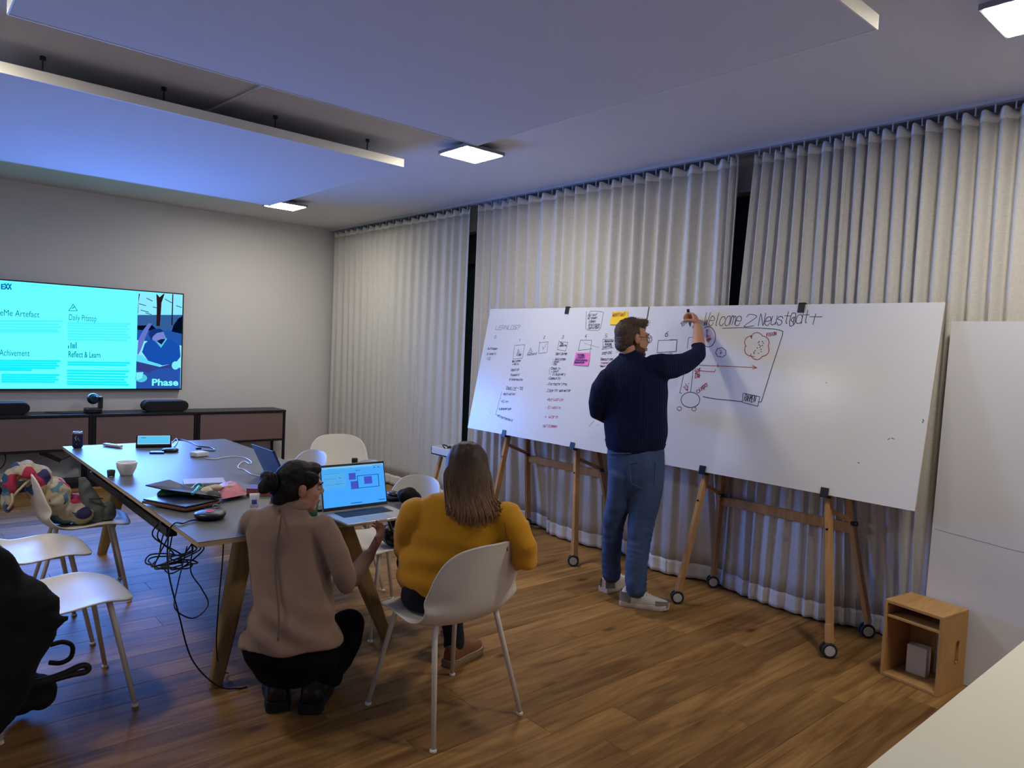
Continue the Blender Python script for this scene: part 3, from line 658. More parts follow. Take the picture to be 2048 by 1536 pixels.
link('cream_flap', lump([(fol(412,985,.04), (.035,.03,.028)), (fol(430,976,.045), (.05,.02,.018)), (fol(458,973,.05), (.035,.014,.012))], 0, 4, .004), mat('cream_cloth', 'cfc3a6', .8), t, smooth=True)
link('grey_lining', lump([(fol(425,992,.035), (.045,.03,.022))], 0, 5, .006), mat('grey_lining_cloth', '55504a', .8), t, smooth=True)
# speaker puck
p = on(420, 1037)
t = thing('speakerphone', 'black oval speakerphone with glowing red ring', 'speakerphone', (p.x, p.y, Z_))
MB().lathe([(.002,0),(.05,0),(.062,.006),(.068,.018),(.067,.026),(.055,.031),(.002,.032)], (p.x, p.y, Z_), 32).build('body', m_plas, t, smooth=True)
MB().tube([(p.x+math.cos(a)*.015, p.y+.005+math.sin(a)*.013, Z_+.0335) for a in [k*math.pi/12 for k in range(25)]], .0022, 6).build('light_ring', emis('red_led', (1, .15, .18), .8), t)
MB().lathe([(.001,.032),(.012,.032),(.012,.0335),(.001,.034)], (p.x, p.y+.005, Z_), 18).build('mute_key', mat('key_red_dark', '5a1420', .4), t)
# hand cream tube
p = on(508, 1026)
t = thing('hand_cream_tube', 'upright white and cream hand cream tube', 'tube', (p.x, p.y, Z_))
vd = Vector((-p.x, -p.y, 0)).normalized(); sd = Vector((0,0,1)).cross(vd); c0 = Vector((p.x, p.y, Z_))
MB().lathe([(.002,0),(.018,0),(.0185,.003),(.0185,.026),(.017,.028)], c0, 20).build('cap', mat('cream_cap', 'd9cfb4', .4), t, smooth=False)
R = [[c0+sd*math.cos(a)*ra+vd*math.sin(a)*rb+Vector((0,0,z)) for a in [2*math.pi*k/20 for k in range(20)]] for z, ra, rb in ((.026,.0185,.0185),(.05,.02,.017),(.08,.022,.009),(.094,.023,.002))]
MB().rings(R).build('body', mat('tube_white', 'e6e6e8', .35), t, smooth=True)
MB().rings([[c0+sd*math.cos(a)*.0203+vd*math.sin(a)*.0175*k+Vector((0,0,z)) for a in [math.radians(55+70*j/8) for j in range(9)]] for z, k in ((.045,1.0),(.056,1.0),(.066,.86))], False).build('blue_print', mat('print_blue', '3650b4', .5), t)
# purple tea box
t = thing('purple_box', 'purple cardboard box with orange side behind the cream tube', 'box', tuple(on(525, 1000)))
Mx = Matrix.Translation((1.535, 3.72, Z_)) @ Matrix.Rotation(math.radians(-35), 4, 'Z')
MB().box((-.075,-.055,0), (.075,.055,.036), Mx).build('carton', mat('carton_orange_print', 'a35a48', .5, var=(120, .6)), t, bevel=.001)
MB().box((-.076,-.056,.036), (.076,.056,.038), Mx).build('lid', mat('purple_print', '4a3f9c', .5), t)
MB().poly([Mx @ Vector(v) for v in ((.01,-.02,.0385),(.05,-.03,.0385),(.04,.0,.0385),(.02,.0,.0385))]).build('white_print', m_wht, t, fixn=False)
cable('short_white_cable', [(523,989),(517,982),(516,976),(523,972),(533,972)], .0025, m_wht, 'short white cable end on the purple box')
# dark laptop, lid seen from behind
t = thing('laptop', 'dark blue-grey laptop opened towards the curtain', 'laptop', (1.9, 4.1, Z_), 0)
m_lap = mat('laptop_slate', '3a465e', .4, .4)
MB().box((1.775, 3.99, Z_), (1.995, 4.30, Z_+.012)).build('base', m_lap, t, bevel=.003)
MB().bar((1.778, 3.99, Z_+.012), (1.70, 3.99, Z_+.185), .006, .006).build('lid_edge', m_lap, t)
MB().poly([(1.78, 3.985, Z_+.012), (1.78, 4.305, Z_+.012), (1.695, 4.305, Z_+.185), (1.695, 3.985, Z_+.185)], (-.9, 0, -.44), .006).build('lid', m_lap, t, bevel=.004)
MB().poly([(1.7835, 3.995, Z_+.018), (1.7835, 4.295, Z_+.018), (1.702, 4.295, Z_+.18), (1.702, 3.995, Z_+.18)], (.9, 0, .44), .001).build('display', mat('display_black', '0a0a0c', .2), t)
MB().box((1.80, 4.01, Z_+.012), (1.9, 4.28, Z_+.0135)).build('keyboard', mat('keys_black', '101114', .5), t)
# silver laptop with lit display
def kx(x, y, z): return atz(620+x/5.486, 920+y/5.486, z)
bl, br_, fl_, fr = kx(150,575,TZ+.016), kx(850,503,TZ+.016), kx(330,690,TZ+.014), kx(1010,578,TZ+.014)
U = ((br_-bl)+(fr-fl_)).normalized(); F_ = Vector((U.y, -U.x, 0)); O = (bl+br_)/2+F_*.0; W2, DP = .178, .245
t = thing('laptop', 'silver laptop with bright blue display at the near table end', 'laptop', (O.x, O.y, Z_))
m_sil = mat('laptop_aluminium', 'c3c5c9', .35, .7)
def lp(u, v, z): return O+U*u+F_*v+Vector((0,0,Z_+z-O.z))
MB().poly([lp(-W2,0,.002), lp(W2,0,.002), lp(W2,DP,.002), lp(-W2,DP,.002)], (0,0,1), .013).build('base', m_sil, t, bevel=.004, seg=3)
kb = MB().poly([lp(-.135,.022,.0152), lp(.135,.022,.0152), lp(.135,.125,.0152), lp(-.135,.125,.0152)], (0,0,1), .0006).build('keyboard', mat('keyboard_well', '0a0c12', .6), t)
m_key = mat('keys_navy', '141d3c', .5)
for r_ in range(6):
    xk = -.132
    for k in range(14):
        wk = .0165; 
        if r_ == 5 and k in (5, 6, 7): continue
        MB().poly([lp(xk,.025+r_*.0168,.0158), lp(xk+wk,.025+r_*.0168,.0158), lp(xk+wk,.025+r_*.0168+.0135,.0158), lp(xk,.025+r_*.0168+.0135,.0158)], (0,0,1), .0012).build('key', m_key, kb)
        xk += .0189
MB().poly([lp(-.07,.145,.0151), lp(.07,.145,.0151), lp(.07,.232,.0151), lp(-.07,.232,.0151)], (0,0,1), .0005).build('trackpad', mat('trackpad_grey', 'a9acb2', .4, .3), t)
MB().poly([lp(-.02,DP-.004,.0148), lp(.02,DP-.004,.0148), lp(.02,DP+.0008,.0148), lp(-.02,DP+.0008,.0148)], (0,0,1), .0015).build('opening_notch', m_wht, t)
LA = math.radians(104); lu = Vector((0,0,1))*math.sin(LA)-F_*(-math.cos(LA))*1.0; LH = .225
def ld(u, v, lift=0.0): 
    n = F_*math.sin(LA)+Vector((0,0,1))*(-math.cos(LA)); return lp(u, 0, .016)+lu*v+n*lift
lid = MB().poly([ld(-W2,0,-.006), ld(W2,0,-.006), ld(W2,LH,-.006), ld(-W2,LH,-.006)], ld(0,0,1)-ld(0,0,0), .006).build('lid', m_sil, t, bevel=.003)
MB().poly([ld(-W2+.002,.004,.0002), ld(W2-.002,.004,.0002), ld(W2-.002,LH-.002,.0002), ld(-W2+.002,LH-.002,.0002)], ld(0,0,1)-ld(0,0,0), .0006).build('bezel', m_tvb, t)
e_lap = emis('laptop_display_blue', (.06, .38, 1.0), 1.25)
dsp = MB().poly([ld(-W2+.007,.02,.0012), ld(W2-.007,.02,.0012), ld(W2-.007,LH-.012,.0012), ld(-W2+.007,LH-.012,.0012)]).build('display', e_lap, t, fixn=False)
def lq(u0, v0, u1, v1, m, n='display_shape', lift=.0016):
    f = lambda u, v: ld(-W2+.007+u*(2*W2-.014), LH-.012-v*(LH-.032), lift)
    MB().poly([f(u0,v1), f(u1,v1), f(u1,v0), f(u0,v0)]).build(n, m, dsp, fixn=False)
e_l1 = emis('display_bar_pale', (.2,.6,1), 1.1); e_l2 = emis('display_violet', (.08,.12,.75), .9); e_l3 = emis('display_ink', (.01,.06,.22), .7); e_l4 = emis('display_green', (.05,.6,.5), .9); e_l5 = emis('display_panel', (.1,.48,1), 1.05)
lq(0,0,1,.05, e_l1); lq(.0,.05,1,.09, e_l5); lq(.02,.13,.37,.55, e_l5)
for a in ((.09,.055,.26,.063),(.3,.055,.36,.062),(.45,.05,.47,.06),(.82,.035,.97,.045),(.83,.075,.86,.1),(.9,.075,.93,.1),(.04,.165,.08,.175),(.08,.16,.3,.166),(.04,.29,.24,.3),(.26,.275,.3,.295),(.2,.43,.33,.44),(.05,.44,.18,.445),(.53,.13,.61,.14),(.42,.94,.6,.955),(.87,.93,.98,.945),(.0,.5,.008,.51),(.0,.57,.008,.58),(.0,.64,.008,.65),(.0,.7,.008,.71)): lq(*a, e_l3)
lq(.41,.145,.48,.155, e_l4); lq(.42,.19,.53,.36, e_l2); lq(.44,.40,.55,.60, e_l2); lq(.66,.31,.79,.5, e_l2)
lq(.55,.27,.90,.283, e_l3); lq(.55,.58,.91,.593, e_l3); lq(.55,.27,.56,.593, e_l3); lq(.895,.27,.905,.593, e_l3)
# pouch with mouse, black beanie, bottle, green glass, phone
c0 = on(787, 999); 
t = thing('mouse_case', 'black mouse lying on its case beside the silver laptop', 'mouse', (c0.x, c0.y, Z_))
MB().lathe([(.001,0),(.05,0),(.058,.008),(.055,.022),(.001,.024)], (c0.x, c0.y, Z_), 24).build('case', mat('case_dark', '1d2130', .6), t, smooth=True)
MB().ell((c0.x, c0.y, Z_+.03), (.03,.05,.016), None, 16, 8).build('mouse_shell', m_plas, t, smooth=True)
c0 = on(812, 1012); c0.x += .02
tag(link('knitted_hat', lump([((c0.x, c0.y+.02, Z_+.045), (.055,.05,.045)), ((c0.x+.03, c0.y, Z_+.035), (.04,.04,.034))], 0, 8, .006), mat('black_knit', '0a0a0c', .95), smooth=True), 'crumpled black knitted hat at the near table corner', 'hat')
c0 = Vector((1.905, 3.42, Z_))
t = thing('green_bottle', 'dark green bottle behind the silver laptop', 'bottle', tuple(c0))
MB().lathe([(.002,0),(.03,0),(.033,.004),(.033,.13),(.028,.155),(.015,.175),(.0135,.19)], c0, 24).build('body', mat('bottle_green_glass', '0f3b2a', .1, trans=.4), t, smooth=True)
MB().lathe([(.0155,.188),(.0165,.19),(.0165,.205),(.015,.212),(.002,.213)], c0, 20).build('cap', mat('cap_dark_green', '0b241c', .5), t)
c0 = on(624, 1030)
t = thing('green_tumbler', 'pale green tumbler beside the silver laptop', 'tumbler', (c0.x, c0.y, Z_))
MB().lathe([(.002,0),(.024,0),(.03,.095),(.0285,.095),(.0225,.004),(.002,.004)], (c0.x, c0.y, Z_), 24).build('glass_wall', mat('mint_glass', '5fb58a', .15, trans=.3), t, smooth=True)
p, q = on(629, 1021), on(648, 1018)
tag(MB().bar(p+Vector((0,0,.006)), q+Vector((.02,0,.006)), .075, .01).build('mobile_phone', MATS['phone_dark'], bevel=.003), 'black mobile phone partly under the silver laptop', 'phone')
# cables hanging from the table
def hang(name, pts, r, label, m=m_plas): return tag(MB().tube(spline(pts, 8), r, 8).build(name, m, smooth=True), label, 'cable')
pk = on(398, 1042); pk.z = Z_+.006; e1 = on(372, 1046); e1.z = Z_+.004
hang('speakerphone_cable', [pk, on(380,1044)+Vector((0,0,.006)), on(366,1049)+Vector((0,0,.005)), Vector((.968,3.30,Z_+.004)), Vector((.945,3.3,.70)), Vector((.94,3.28,.55)), Vector((.98,3.25,.35)), Vector((1.03,3.22,.15)), Vector((1.12,3.16,.03)), Vector((1.2,3.13,.006)), Vector((1.24,3.12,.006))], .0035, 'black cable running from the speakerphone over the edge to the floor')
rg = random.Random(11)
for k in range(5):
    x0, y0 = .985+.012*k, 3.74-.03*k
    pts = [Vector((1.03+.01*k, y0, .655)), Vector((1.0+.012*k, y0, .58))]
    for j in range(7):
        a = j*1.05+k; pts.append(Vector((1.03+0.01*k+.09*math.cos(a)*(1-.05*j), y0-.06+.075*math.sin(a), 0.47+.03*rg.random()-.004*j)))
    pts.append(Vector((1.08+.02*k, 3.5, .55))); pts.append(Vector((1.09, 3.45, .60)))
    hang('coiled_cable', pts, .0035, 'black cable in the tangle hanging below the folio')['group'] = 'tangled cables under the table edge'
hang('dangling_loop_cable', [Vector((1.06,3.42,.6)), Vector((1.0,3.36,.42)), Vector((.98,3.3,.36)), Vector((1.05,3.28,.31)), Vector((1.12,3.3,.35)), Vector((1.1,3.33,.42)), Vector((1.06,3.36,.5)), Vector((1.08,3.4,.6))], .003, 'dark blue cable loop dangling below the table corner', mat('navy_cord', '1a2340', .5))
hang('floor_cable', [Vector((1.11,3.1,.716)), Vector((1.115,3.12,.6)), Vector((1.11,3.14,.4)), Vector((1.12,3.18,.2)), Vector((1.16,3.24,.06)), Vector((1.22,3.3,.006))], .003, 'thin black cable hanging straight down beside the near oak leg')
# ================================================================ chairs
m_chair = mat('chair_shell_offwhite', 'ddd6c7', .45); m_cleg = mat('chair_leg_offwhite', 'e2dccd', .4)
def chair_surface(u, v):
    """u -1..1 across, v 0 (seat front) .. 1 (top of back); local: +Y is forward"""
    prof = [(.250,.434),(.2485,.4365),(.243,.4415),(.232,.447),(.208,.453),(.16,.456),(.08,.453),(0,.443),(-.09,.436),(-.155,.446),(-.205,.485),(-.232,.545),(-.25,.62),(-.264,.68),(-.275,.732),(-.282,.765),(-.286,.782),(-.2885,.791),(-.2895,.795)]
    hw = [.045,.095,.14,.175,.206,.228,.240,.245,.247,.248,.248,.246,.240,.228,.205,.172,.135,.092,.045]
    k = v*(len(prof)-1); i = min(int(k), len(prof)-2); f = k-i
    def cr(a):
        g = lambda j: a[max(0, min(len(a)-1, j))]
        p0, p1, p2, p3 = g(i-1), g(i), g(i+1), g(i+2); return .5*((2*p1)+(p2-p0)*f+(2*p0-5*p1+4*p2-p3)*f*f+(3*p1-p0-3*p2+p3)*f**3)
    y, z, w = cr([p[0] for p in prof]), cr([p[1] for p in prof]), cr(hw)
    back = 0 if y > 0 else max(0, min(1, (z-.45)/.12)); back = back*back*(3-2*back); x = u*w; q = (x/.248)**2
    bend = max(0, 1-abs(y+.19)/.14)*(1 if z < .62 else 0)*max(0, 1-max(0, z-.5)/.12)
    seat = max(0, 1-back)
    z += seat*.020*q*q*min(1, max(0, (.25-y)/.12))-seat*.012*q*max(0, (y-.12)/.13)
    y += back*.08*q+.03*q*bend
    z += .03*q*bend
    return Vector((x, y, z))
shell_mb = MB().grid(lambda a, b: chair_surface(a*2-1, b), 20, 54)
shell_me = shell_mb.mesh('shell'); shell_me.materials.append(m_chair)
def make_chair(label, loc, rz):
    t = thing('shell_chair', label, 'chair', loc, rz, 'off-white shell chairs around the meeting table')
    o = link('shell', shell_me, None, None, True, 0, 1, .010); o.parent = t
    for sx in (-1, 1):
        for fy, ty in ((.235, .14), (-.235, -.12)):
            g = MB().tube([(sx*.160, ty*1.05, .450), (sx*.170, ty*1.12, .40), (sx*.232, fy, .012)], [.0125, .012, .0098], 12)
            l_ = local('leg', g, m_cleg, t, smooth=True)
            q = MB().lathe([(.0085,.012),(.014,.008),(.0145,.001),(.002,0)], (sx*.233, fy+.001, 0), 14).build('glide', m_cleg, None); q.parent = l_
    local('under_frame', MB().box((-.11,-.09,.424),(.11,.11,.434)), m_cleg, t)
    return t
ch0 = make_chair('off-white shell chair the woman in the mustard jumper sits on', (1.842, 2.452, 0), math.radians(2))
def chair(x, y, facing_deg, label):
    # facing: direction of the chair's front, degrees from +X
    return dup(ch0, (x, y, 0), math.radians(facing_deg-90), label)
chair(.885, 4.80, -7, 'off-white shell chair piled with the patchwork bag and grey pouch')
chair(.565, 4.24, 0, 'off-white shell chair with an empty seat between bag chair and coat chair')
chair(.565, 3.46, 2, 'off-white shell chair with the black coat over its back')
chair(2.16, 3.50, 184, 'off-white shell chair with a black bag on the seat, beyond the silver laptop')
chair(2.17, 4.13, 180, 'off-white shell chair hidden behind the raised display of the silver laptop')
chair(2.04, 4.66, 182, 'off-white shell chair behind the bun of the crouching woman')
chair(2.76, 5.18, -112, 'cream shell chair standing free towards the curtain corner')
# ---- patchwork bag and grey pouch on the far left chair
def CH(x, y, z, cx=.885, cy=4.80, deg=-7):
    a = math.radians(deg-90); return Vector((cx+x*math.cos(a)-y*math.sin(a), cy+x*math.sin(a)+y*math.cos(a), z))
def blob(name, lumps, m, parent, amp=.006, s=45, seed=0, vox=.008, sm=4):
    b = MB()
    for c, r in lumps: b.ell(c, r, None, 14, 9)
    return link(name, fuse(b, name, vox, sm, lambda co, no: amp*nz(co, s, seed)+amp*.5*nz(co, s*2.1, seed+3)), m, parent, smooth=True)
m_patch = bpy.data.materials.new('patchwork_print'); m_patch.use_nodes = True
nt = m_patch.node_tree; b_ = nt.nodes['Principled BSDF']; b_.inputs['Roughness'].default_value = .85
tc = node(nt, 'ShaderNodeTexCoord'); vo = node(nt, 'ShaderNodeTexVoronoi'); vo.inputs['Scale'].default_value = 17; nt.links.new(tc.outputs['Object'], vo.inputs['Vector'])
sp = node(nt, 'ShaderNodeSeparateColor'); nt.links.new(vo.outputs['Color'], sp.inputs[0]); rp = node(nt, 'ShaderNodeValToRGB'); rp.color_ramp.interpolation = 'CONSTANT'
cs = [(0,'a89a84'),(.25,'a52a45'),(.42,'b3a78e'),(.54,'27486b'),(.66,'b09d72'),(.74,'4d7585'),(.86,'2b2350'),(.93,'c8823c')]
while len(rp.color_ramp.elements) < len(cs): rp.color_ramp.elements.new(.5)
for e, (p_, c_h) in zip(rp.color_ramp.elements, cs): e.position = p_; e.color = (*hexc(c_h), 1)
nt.links.new(sp.outputs[0], rp.inputs[0]); nt.links.new(rp.outputs[0], b_.inputs['Base Color'])
t = thing('patchwork_bag', 'colourful patchwork cloth bag slumped over the far left chair back', 'bag', tuple(CH(0, -.1, .45)))
blob('cloth_body', [(CH(.02,-.06,.53), (.12,.14,.085)), (CH(.05,-.14,.61), (.09,.13,.11)), (CH(.06,-.21,.70), (.07,.12,.10)), (CH(.06,-.27,.77), (.055,.11,.055)), (CH(.09,.0,.51), (.08,.09,.06))], m_patch, t, .009, 38, 2)
blob('overhang', [(CH(.06,-.31,.77), (.03,.08,.05)), (CH(.08,-.345,.70), (.035,.085,.085)), (CH(.08,-.35,.62), (.03,.075,.075))], m_patch, t, .007, 38, 5)
m_strap = mat('cream_strap', 'cbb98e', .8)
MB().tube(spline([CH(.13,-.36,.60), CH(.15,-.30,.68), CH(.15,-.24,.735), CH(.14,-.17,.70), CH(.13,-.10,.66)]), .007, 6).build('carry_strap', m_strap, t, smooth=True)
MB().tube(spline([CH(.10,-.38,.73), CH(.14,-.34,.68), CH(.155,-.33,.62), CH(.14,-.35,.575)]), .007, 6).build('carry_strap', m_strap, t, smooth=True)
t = thing('grey_pouch', 'sage grey fabric pouch standing on the far left chair seat', 'pouch', tuple(CH(.08, .05, .46)))
m_sage = mat('sage_grey_cloth', '5b625c', .8, bump=(60, .4, .004))
b = MB(); lat = Vector((.6, -.8, 0))
b.loft([(CH(.09,.055,.475), .075,.05), (CH(.09,.05,.53), .08,.055), (CH(.085,.035,.585), .058,.045), (CH(.085,.02,.64), .043,.033), (CH(.085,.005,.70), .030,.018), (CH(.085,.0,.715), .028,.010)], lat, 20)
b.ell(CH(.10,.125,.51), (.05,.05,.06), None, 14, 9)
link('cloth_body', fuse(b, 'pouch', .006, 3, lambda co, no: .005*nz(co, 50, 2)), m_sage, t, smooth=True)
MB().tube([CH(.14,.03,.60), CH(.152,.06,.602), CH(.15,.10,.60)], .004, 6).build('zip_slit', m_plas, t)
# ---- black coat over the near left chair
def C3(x, y, z): return CH(x, y, z, .565, 3.46, 2)
m_coat = mat('black_wool', '06070c', .95, bump=(150, .3, .002))
t = thing('coat', 'black coat draped over the chair at the left picture edge', 'coat', tuple(C3(.1, -.28, .05)))
b = MB()
sil = [(1098,-20),(1125,12),(1150,35),(1190,62),(1220,90),(1240,138),(1262,128),(1300,108),(1345,82),(1400,58),(1440,30),(1462,4)]
b.loft([(aty((x-170)/2, y_+(8 if x > 120 else 0), 3.155+(.03 if y_ < 1200 else 0)), (aty(x, y_, 3.16)-aty(-170, y_, 3.16)).length/2*.97, .045+.02*min(1, (y_-1098)/200)) for y_, x in sil], (1, 0, 0), 24)
b.loft([(aty(20, 1262, 3.14), .07,.03), (aty(70, 1254, 3.13), .055,.025), (aty(115, 1243, 3.12), .028,.018), (aty(138, 1236, 3.12), .010,.010)], (0, 0, 1), 14)
b.loft([(C3(.0,-.275,.82), .22,.03), (C3(.0,-.28,.76), .25,.04), (C3(.0,-.285,.60), .25,.05), (C3(.0,-.30,.40), .22,.05)], (0, 1, 0), 24)
link('cloth', fuse(b, 'coat', .010, 4, lambda co, no: .009*nz(co, 22, 1)+.004*nz(co, 55, 4)), m_coat, t, smooth=True)
MB().tube(spline([aty(p_, q_, 3.17) for p_, q_ in ((100,1290),(125,1284),(143,1290),(145,1305),(138,1318),(120,1326),(98,1325))]), .009, 6).build('belt_loop', m_coat, t, smooth=True)
t = thing('rucksack', 'dark rucksack with hanging strap under the coat chair', 'rucksack', tuple(C3(.16, -.05, 0.01)))
blob('sack', [(C3(.05,-.14,.10), (.08,.10,.09)), (C3(.07,-.08,.09), (.06,.09,.07))], mat('rucksack_dark', '0d0c12', .85), t, .006, 30, 3)
MB().tube(spline([aty(p_, q_, 3.25) for p_, q_ in ((40,1368),(80,1362),(125,1348),(160,1332),(176,1333),(172,1343),(140,1350),(95,1362),(50,1370))]), .012, 6).build('strap', mat('strap_brown', '1d1718', .7), t, smooth=True)
# ---- black bag on the chair beyond the laptop
t = thing('black_bag', 'soft black leather bag on the seat beyond the silver laptop', 'bag', (2.16, 3.36, .46))
blob('leather_body', [((2.15,3.38,.52), (.09,.10,.06)), ((2.2,3.40,.58), (.07,.09,.07)), ((2.13,3.32,.505), (.07,.07,.045))], mat('black_leather', '101211', .4), t, .008, 36, 6)
MB().tube(spline([(2.1,3.32,.54), (2.09,3.36,.62), (2.13,3.42,.66), (2.2,3.46,.63)]), .009, 6).build('handle', MATS['black_leather'], t, smooth=True)

# ================================================================ whiteboards on wooden easels
m_wb = mat('whiteboard_enamel', 'dcdcdd', .23); m_wbe = mat('whiteboard_edge', 'b9a58c', .6)
m_eas = wood('beech_easel', 'a87c4c', 'c89c68', (14, 14, 1.4), .5)
zb0, zb1, xb0, xb1 = .848, 1.920, 3.945, 4.149
VB = Vector((xb1-xb0, 0, zb1-zb0)).normalized(); UB = Vector((0, -1, 0)); NB = UB.cross(VB).normalized()
if NB.x > 0: NB = -NB
OB = Vector((xb0, 0, zb0)); BH = Vector((xb1-xb0, 0, zb1-zb0)).length
def BP(u, v, lift=0): return OB+UB*u+VB*v+NB*lift
def b2(px, py):
    """pixel to board plane coordinates (u,v)"""
    r = ray(px, py); k = (OB-CPOS).dot(NB)/r.dot(NB); q = CPOS+r*k-OB
    return q.dot(UB), q.dot(VB)
m_rubber = mat('caster_rubber', '20242b', .6); m_castc = mat('caster_grey', 'b5b6b4', .5)
def easel(name, ya, yb, legs, topclip, label_b, label_e, feet=None):
    """board from y=ya (far) to y=yb (near); legs at y"""
    bo = thing('whiteboard', label_b, 'whiteboard', (xb0, (ya+yb)/2, zb0))
    ua, ub = -ya, -yb
    MB().poly([BP(ua+.001,0,-.006), BP(ub-.001,0,-.006), BP(ub-.001,BH,-.006), BP(ua+.001,BH,-.006)], NB, .006).build('writing_surface', m_wb, bo)
    MB().poly([BP(ua+.001,.001,-.016), BP(ub-.001,.001,-.016), BP(ub-.001,BH-.001,-.016), BP(ua+.001,BH-.001,-.016)], NB, .0095).build('core', m_wbe, bo)
    ea = thing('easel', label_e, 'easel', (4.05, (ya+yb)/2, 0), 0, 'wheeled wooden easels')
    lean = (xb1-xb0)/(zb1-zb0)
    for ly, (yf, yrr) in zip(legs, feet):
        xf = lambda z: xb0+(z-zb0)*lean+.052
        yat = lambda z: yf+(ly-yf)*(z/zb0)
        f0, f1 = Vector((xf(.075), yat(.075), .075)), Vector((xf(1.62), yat(1.62), 1.62))
        MB().bar(f0, f1, .028, .046, (1,0,0)).build('front_leg', m_eas, ea, bevel=.003)
        MB().bar(f0-Vector((.012,0,.0)), f0+(f1-f0).normalized()*.10-Vector((.012,0,0)), .032, .03, (1,0,0)).build('leg_shoe', m_eas, ea, bevel=.003)
        g0, g1 = Vector((4.325, yrr, .08)), Vector((xf(1.62)+.03, f1.y+(.04 if yrr > ly-.1 else .04), 1.62))
        MB().bar(g0, g1, .028, .046, (1,0,0)).build('rear_leg', m_eas, ea, bevel=.003)
        s0, s1 = Vector((xf(.77), yat(.77)+.018, .77)), g0.lerp(g1, .375)+Vector((0, -.01, 0))
        MB().bar(s0, s1, .012, .026, (0,0,1)).build('stay', m_eas, ea, bevel=.002)
        MB().lathe([(.002,0),(.02,0),(.022,.01),(.018,.022),(.002,.022)], (s1.x-.025, s1.y-.02, s1.z-.012), 14).build('knob', m_plas, ea)
        MB().cyl((xf(.66)-.026, yat(.66), .66), (xf(.66)-.018, yat(.66), .66), .007, n=10).build('bolt', m_plas, ea)
        for cx, cy, cz in ((f0.x, f0.y, 0), (g0.x, g0.y, 0)):
            an = .5; ax = Vector((math.cos(an), math.sin(an), 0)); ax = Vector((-.72, -.69, 0)).normalized()
            c = Vector((cx-.012, cy, .041))
            w = MB()
            for s in (-1, 1): w.cyl(c+ax*s*.010, c+ax*s*.026, .041, n=24)
            wh = w.build('caster_wheels', m_rubber, ea, bevel=.004)
            h = MB()
            for s in (-1, 1): h.cyl(c+ax*s*.024, c+ax*s*.0285, .029, .027, 20)
            h.build('hub_caps', m_castc, wh)
            MB().cyl(c-ax*.012, c+ax*.012, .028, n=16).cyl(c, c+Vector((.012,0,.045)), .012, n=12).box(tuple(c+Vector((-.01,-.014,.02))), tuple(c+Vector((.024,.014,.042)))).build('caster_fork', m_castc, wh)
    z0 = .62; gs = []
    for ly, (yf, yrr) in zip(legs, feet):
        k = (z0-.08)/1.54; y1 = yf+(ly-yf)*(1.62/zb0)+.04; gs.append(Vector((4.325+(xb0+(1.62-zb0)*lean+.082-4.325)*k, yrr+(y1-yrr)*k, z0)))
    MB().bar(gs[0], gs[1], .02, .062, (0,0,1)).build('cross_bar', m_eas, ea, bevel=.003)
    for ly in legs:
        c = BP(-ly, 0); k = MB()
        k.poly([BP(-ly-.022,-.012,.001), BP(-ly+.022,-.012,.001), BP(-ly+.022,.038,.001), BP(-ly-.022,.038,.001)], NB, .006)
        k.poly([BP(-ly-.022,-.018,-.04), BP(-ly+.022,-.018,-.04), BP(-ly+.022,-.018,.007), BP(-ly-.022,-.018,.007)], VB, .012)
        k.build('bottom_clip', m_plas, ea)
    k = MB()
    k.poly([BP(-topclip-.02,BH-.05,.001), BP(-topclip+.02,BH-.05,.001), BP(-topclip+.02,BH+.006,.001), BP(-topclip-.02,BH+.006,.001)], NB, .006)
    k.poly([BP(-topclip-.02,BH+.001,-.05), BP(-topclip+.02,BH+.001,-.05), BP(-topclip+.02,BH+.001,.007), BP(-topclip-.02,BH+.001,.007)], VB, .008)
    k.build('top_clip', m_plas, ea)
    return bo, ea
yl = -b2(981, 619)[0]; ym = -b2(1312, 613)[0]; yr = -b2(1890, 604)[0]
yl = (yl - b2(935, 855)[0])/2; yr = (yr-b2(1830, 1023)[0])/2; ym = 3.285
legsL = [-b2(1008, 868)[0], -b2(1145, 891)[0]]; legsR = [-b2(1405, 940)[0], -b2(1649, 987)[0]]
board1, easel1 = easel('a', yl, ym+.006, legsL, -b2(1135, 620)[0], 'whiteboard crowded with notes and a pink sticky note, left of the standing man', 'wheeled wooden easel under the note-covered whiteboard', [(4.60, 4.64), (3.59, 3.63)])
board2, easel2 = easel('b', ym-.006, yr, legsR, -b2(1604, 612)[0], 'whiteboard with the handwritten welcome heading, mostly blank at its right', 'wheeled wooden easel under the mostly blank whiteboard', [(2.69, 2.735), (1.69, 1.70)])

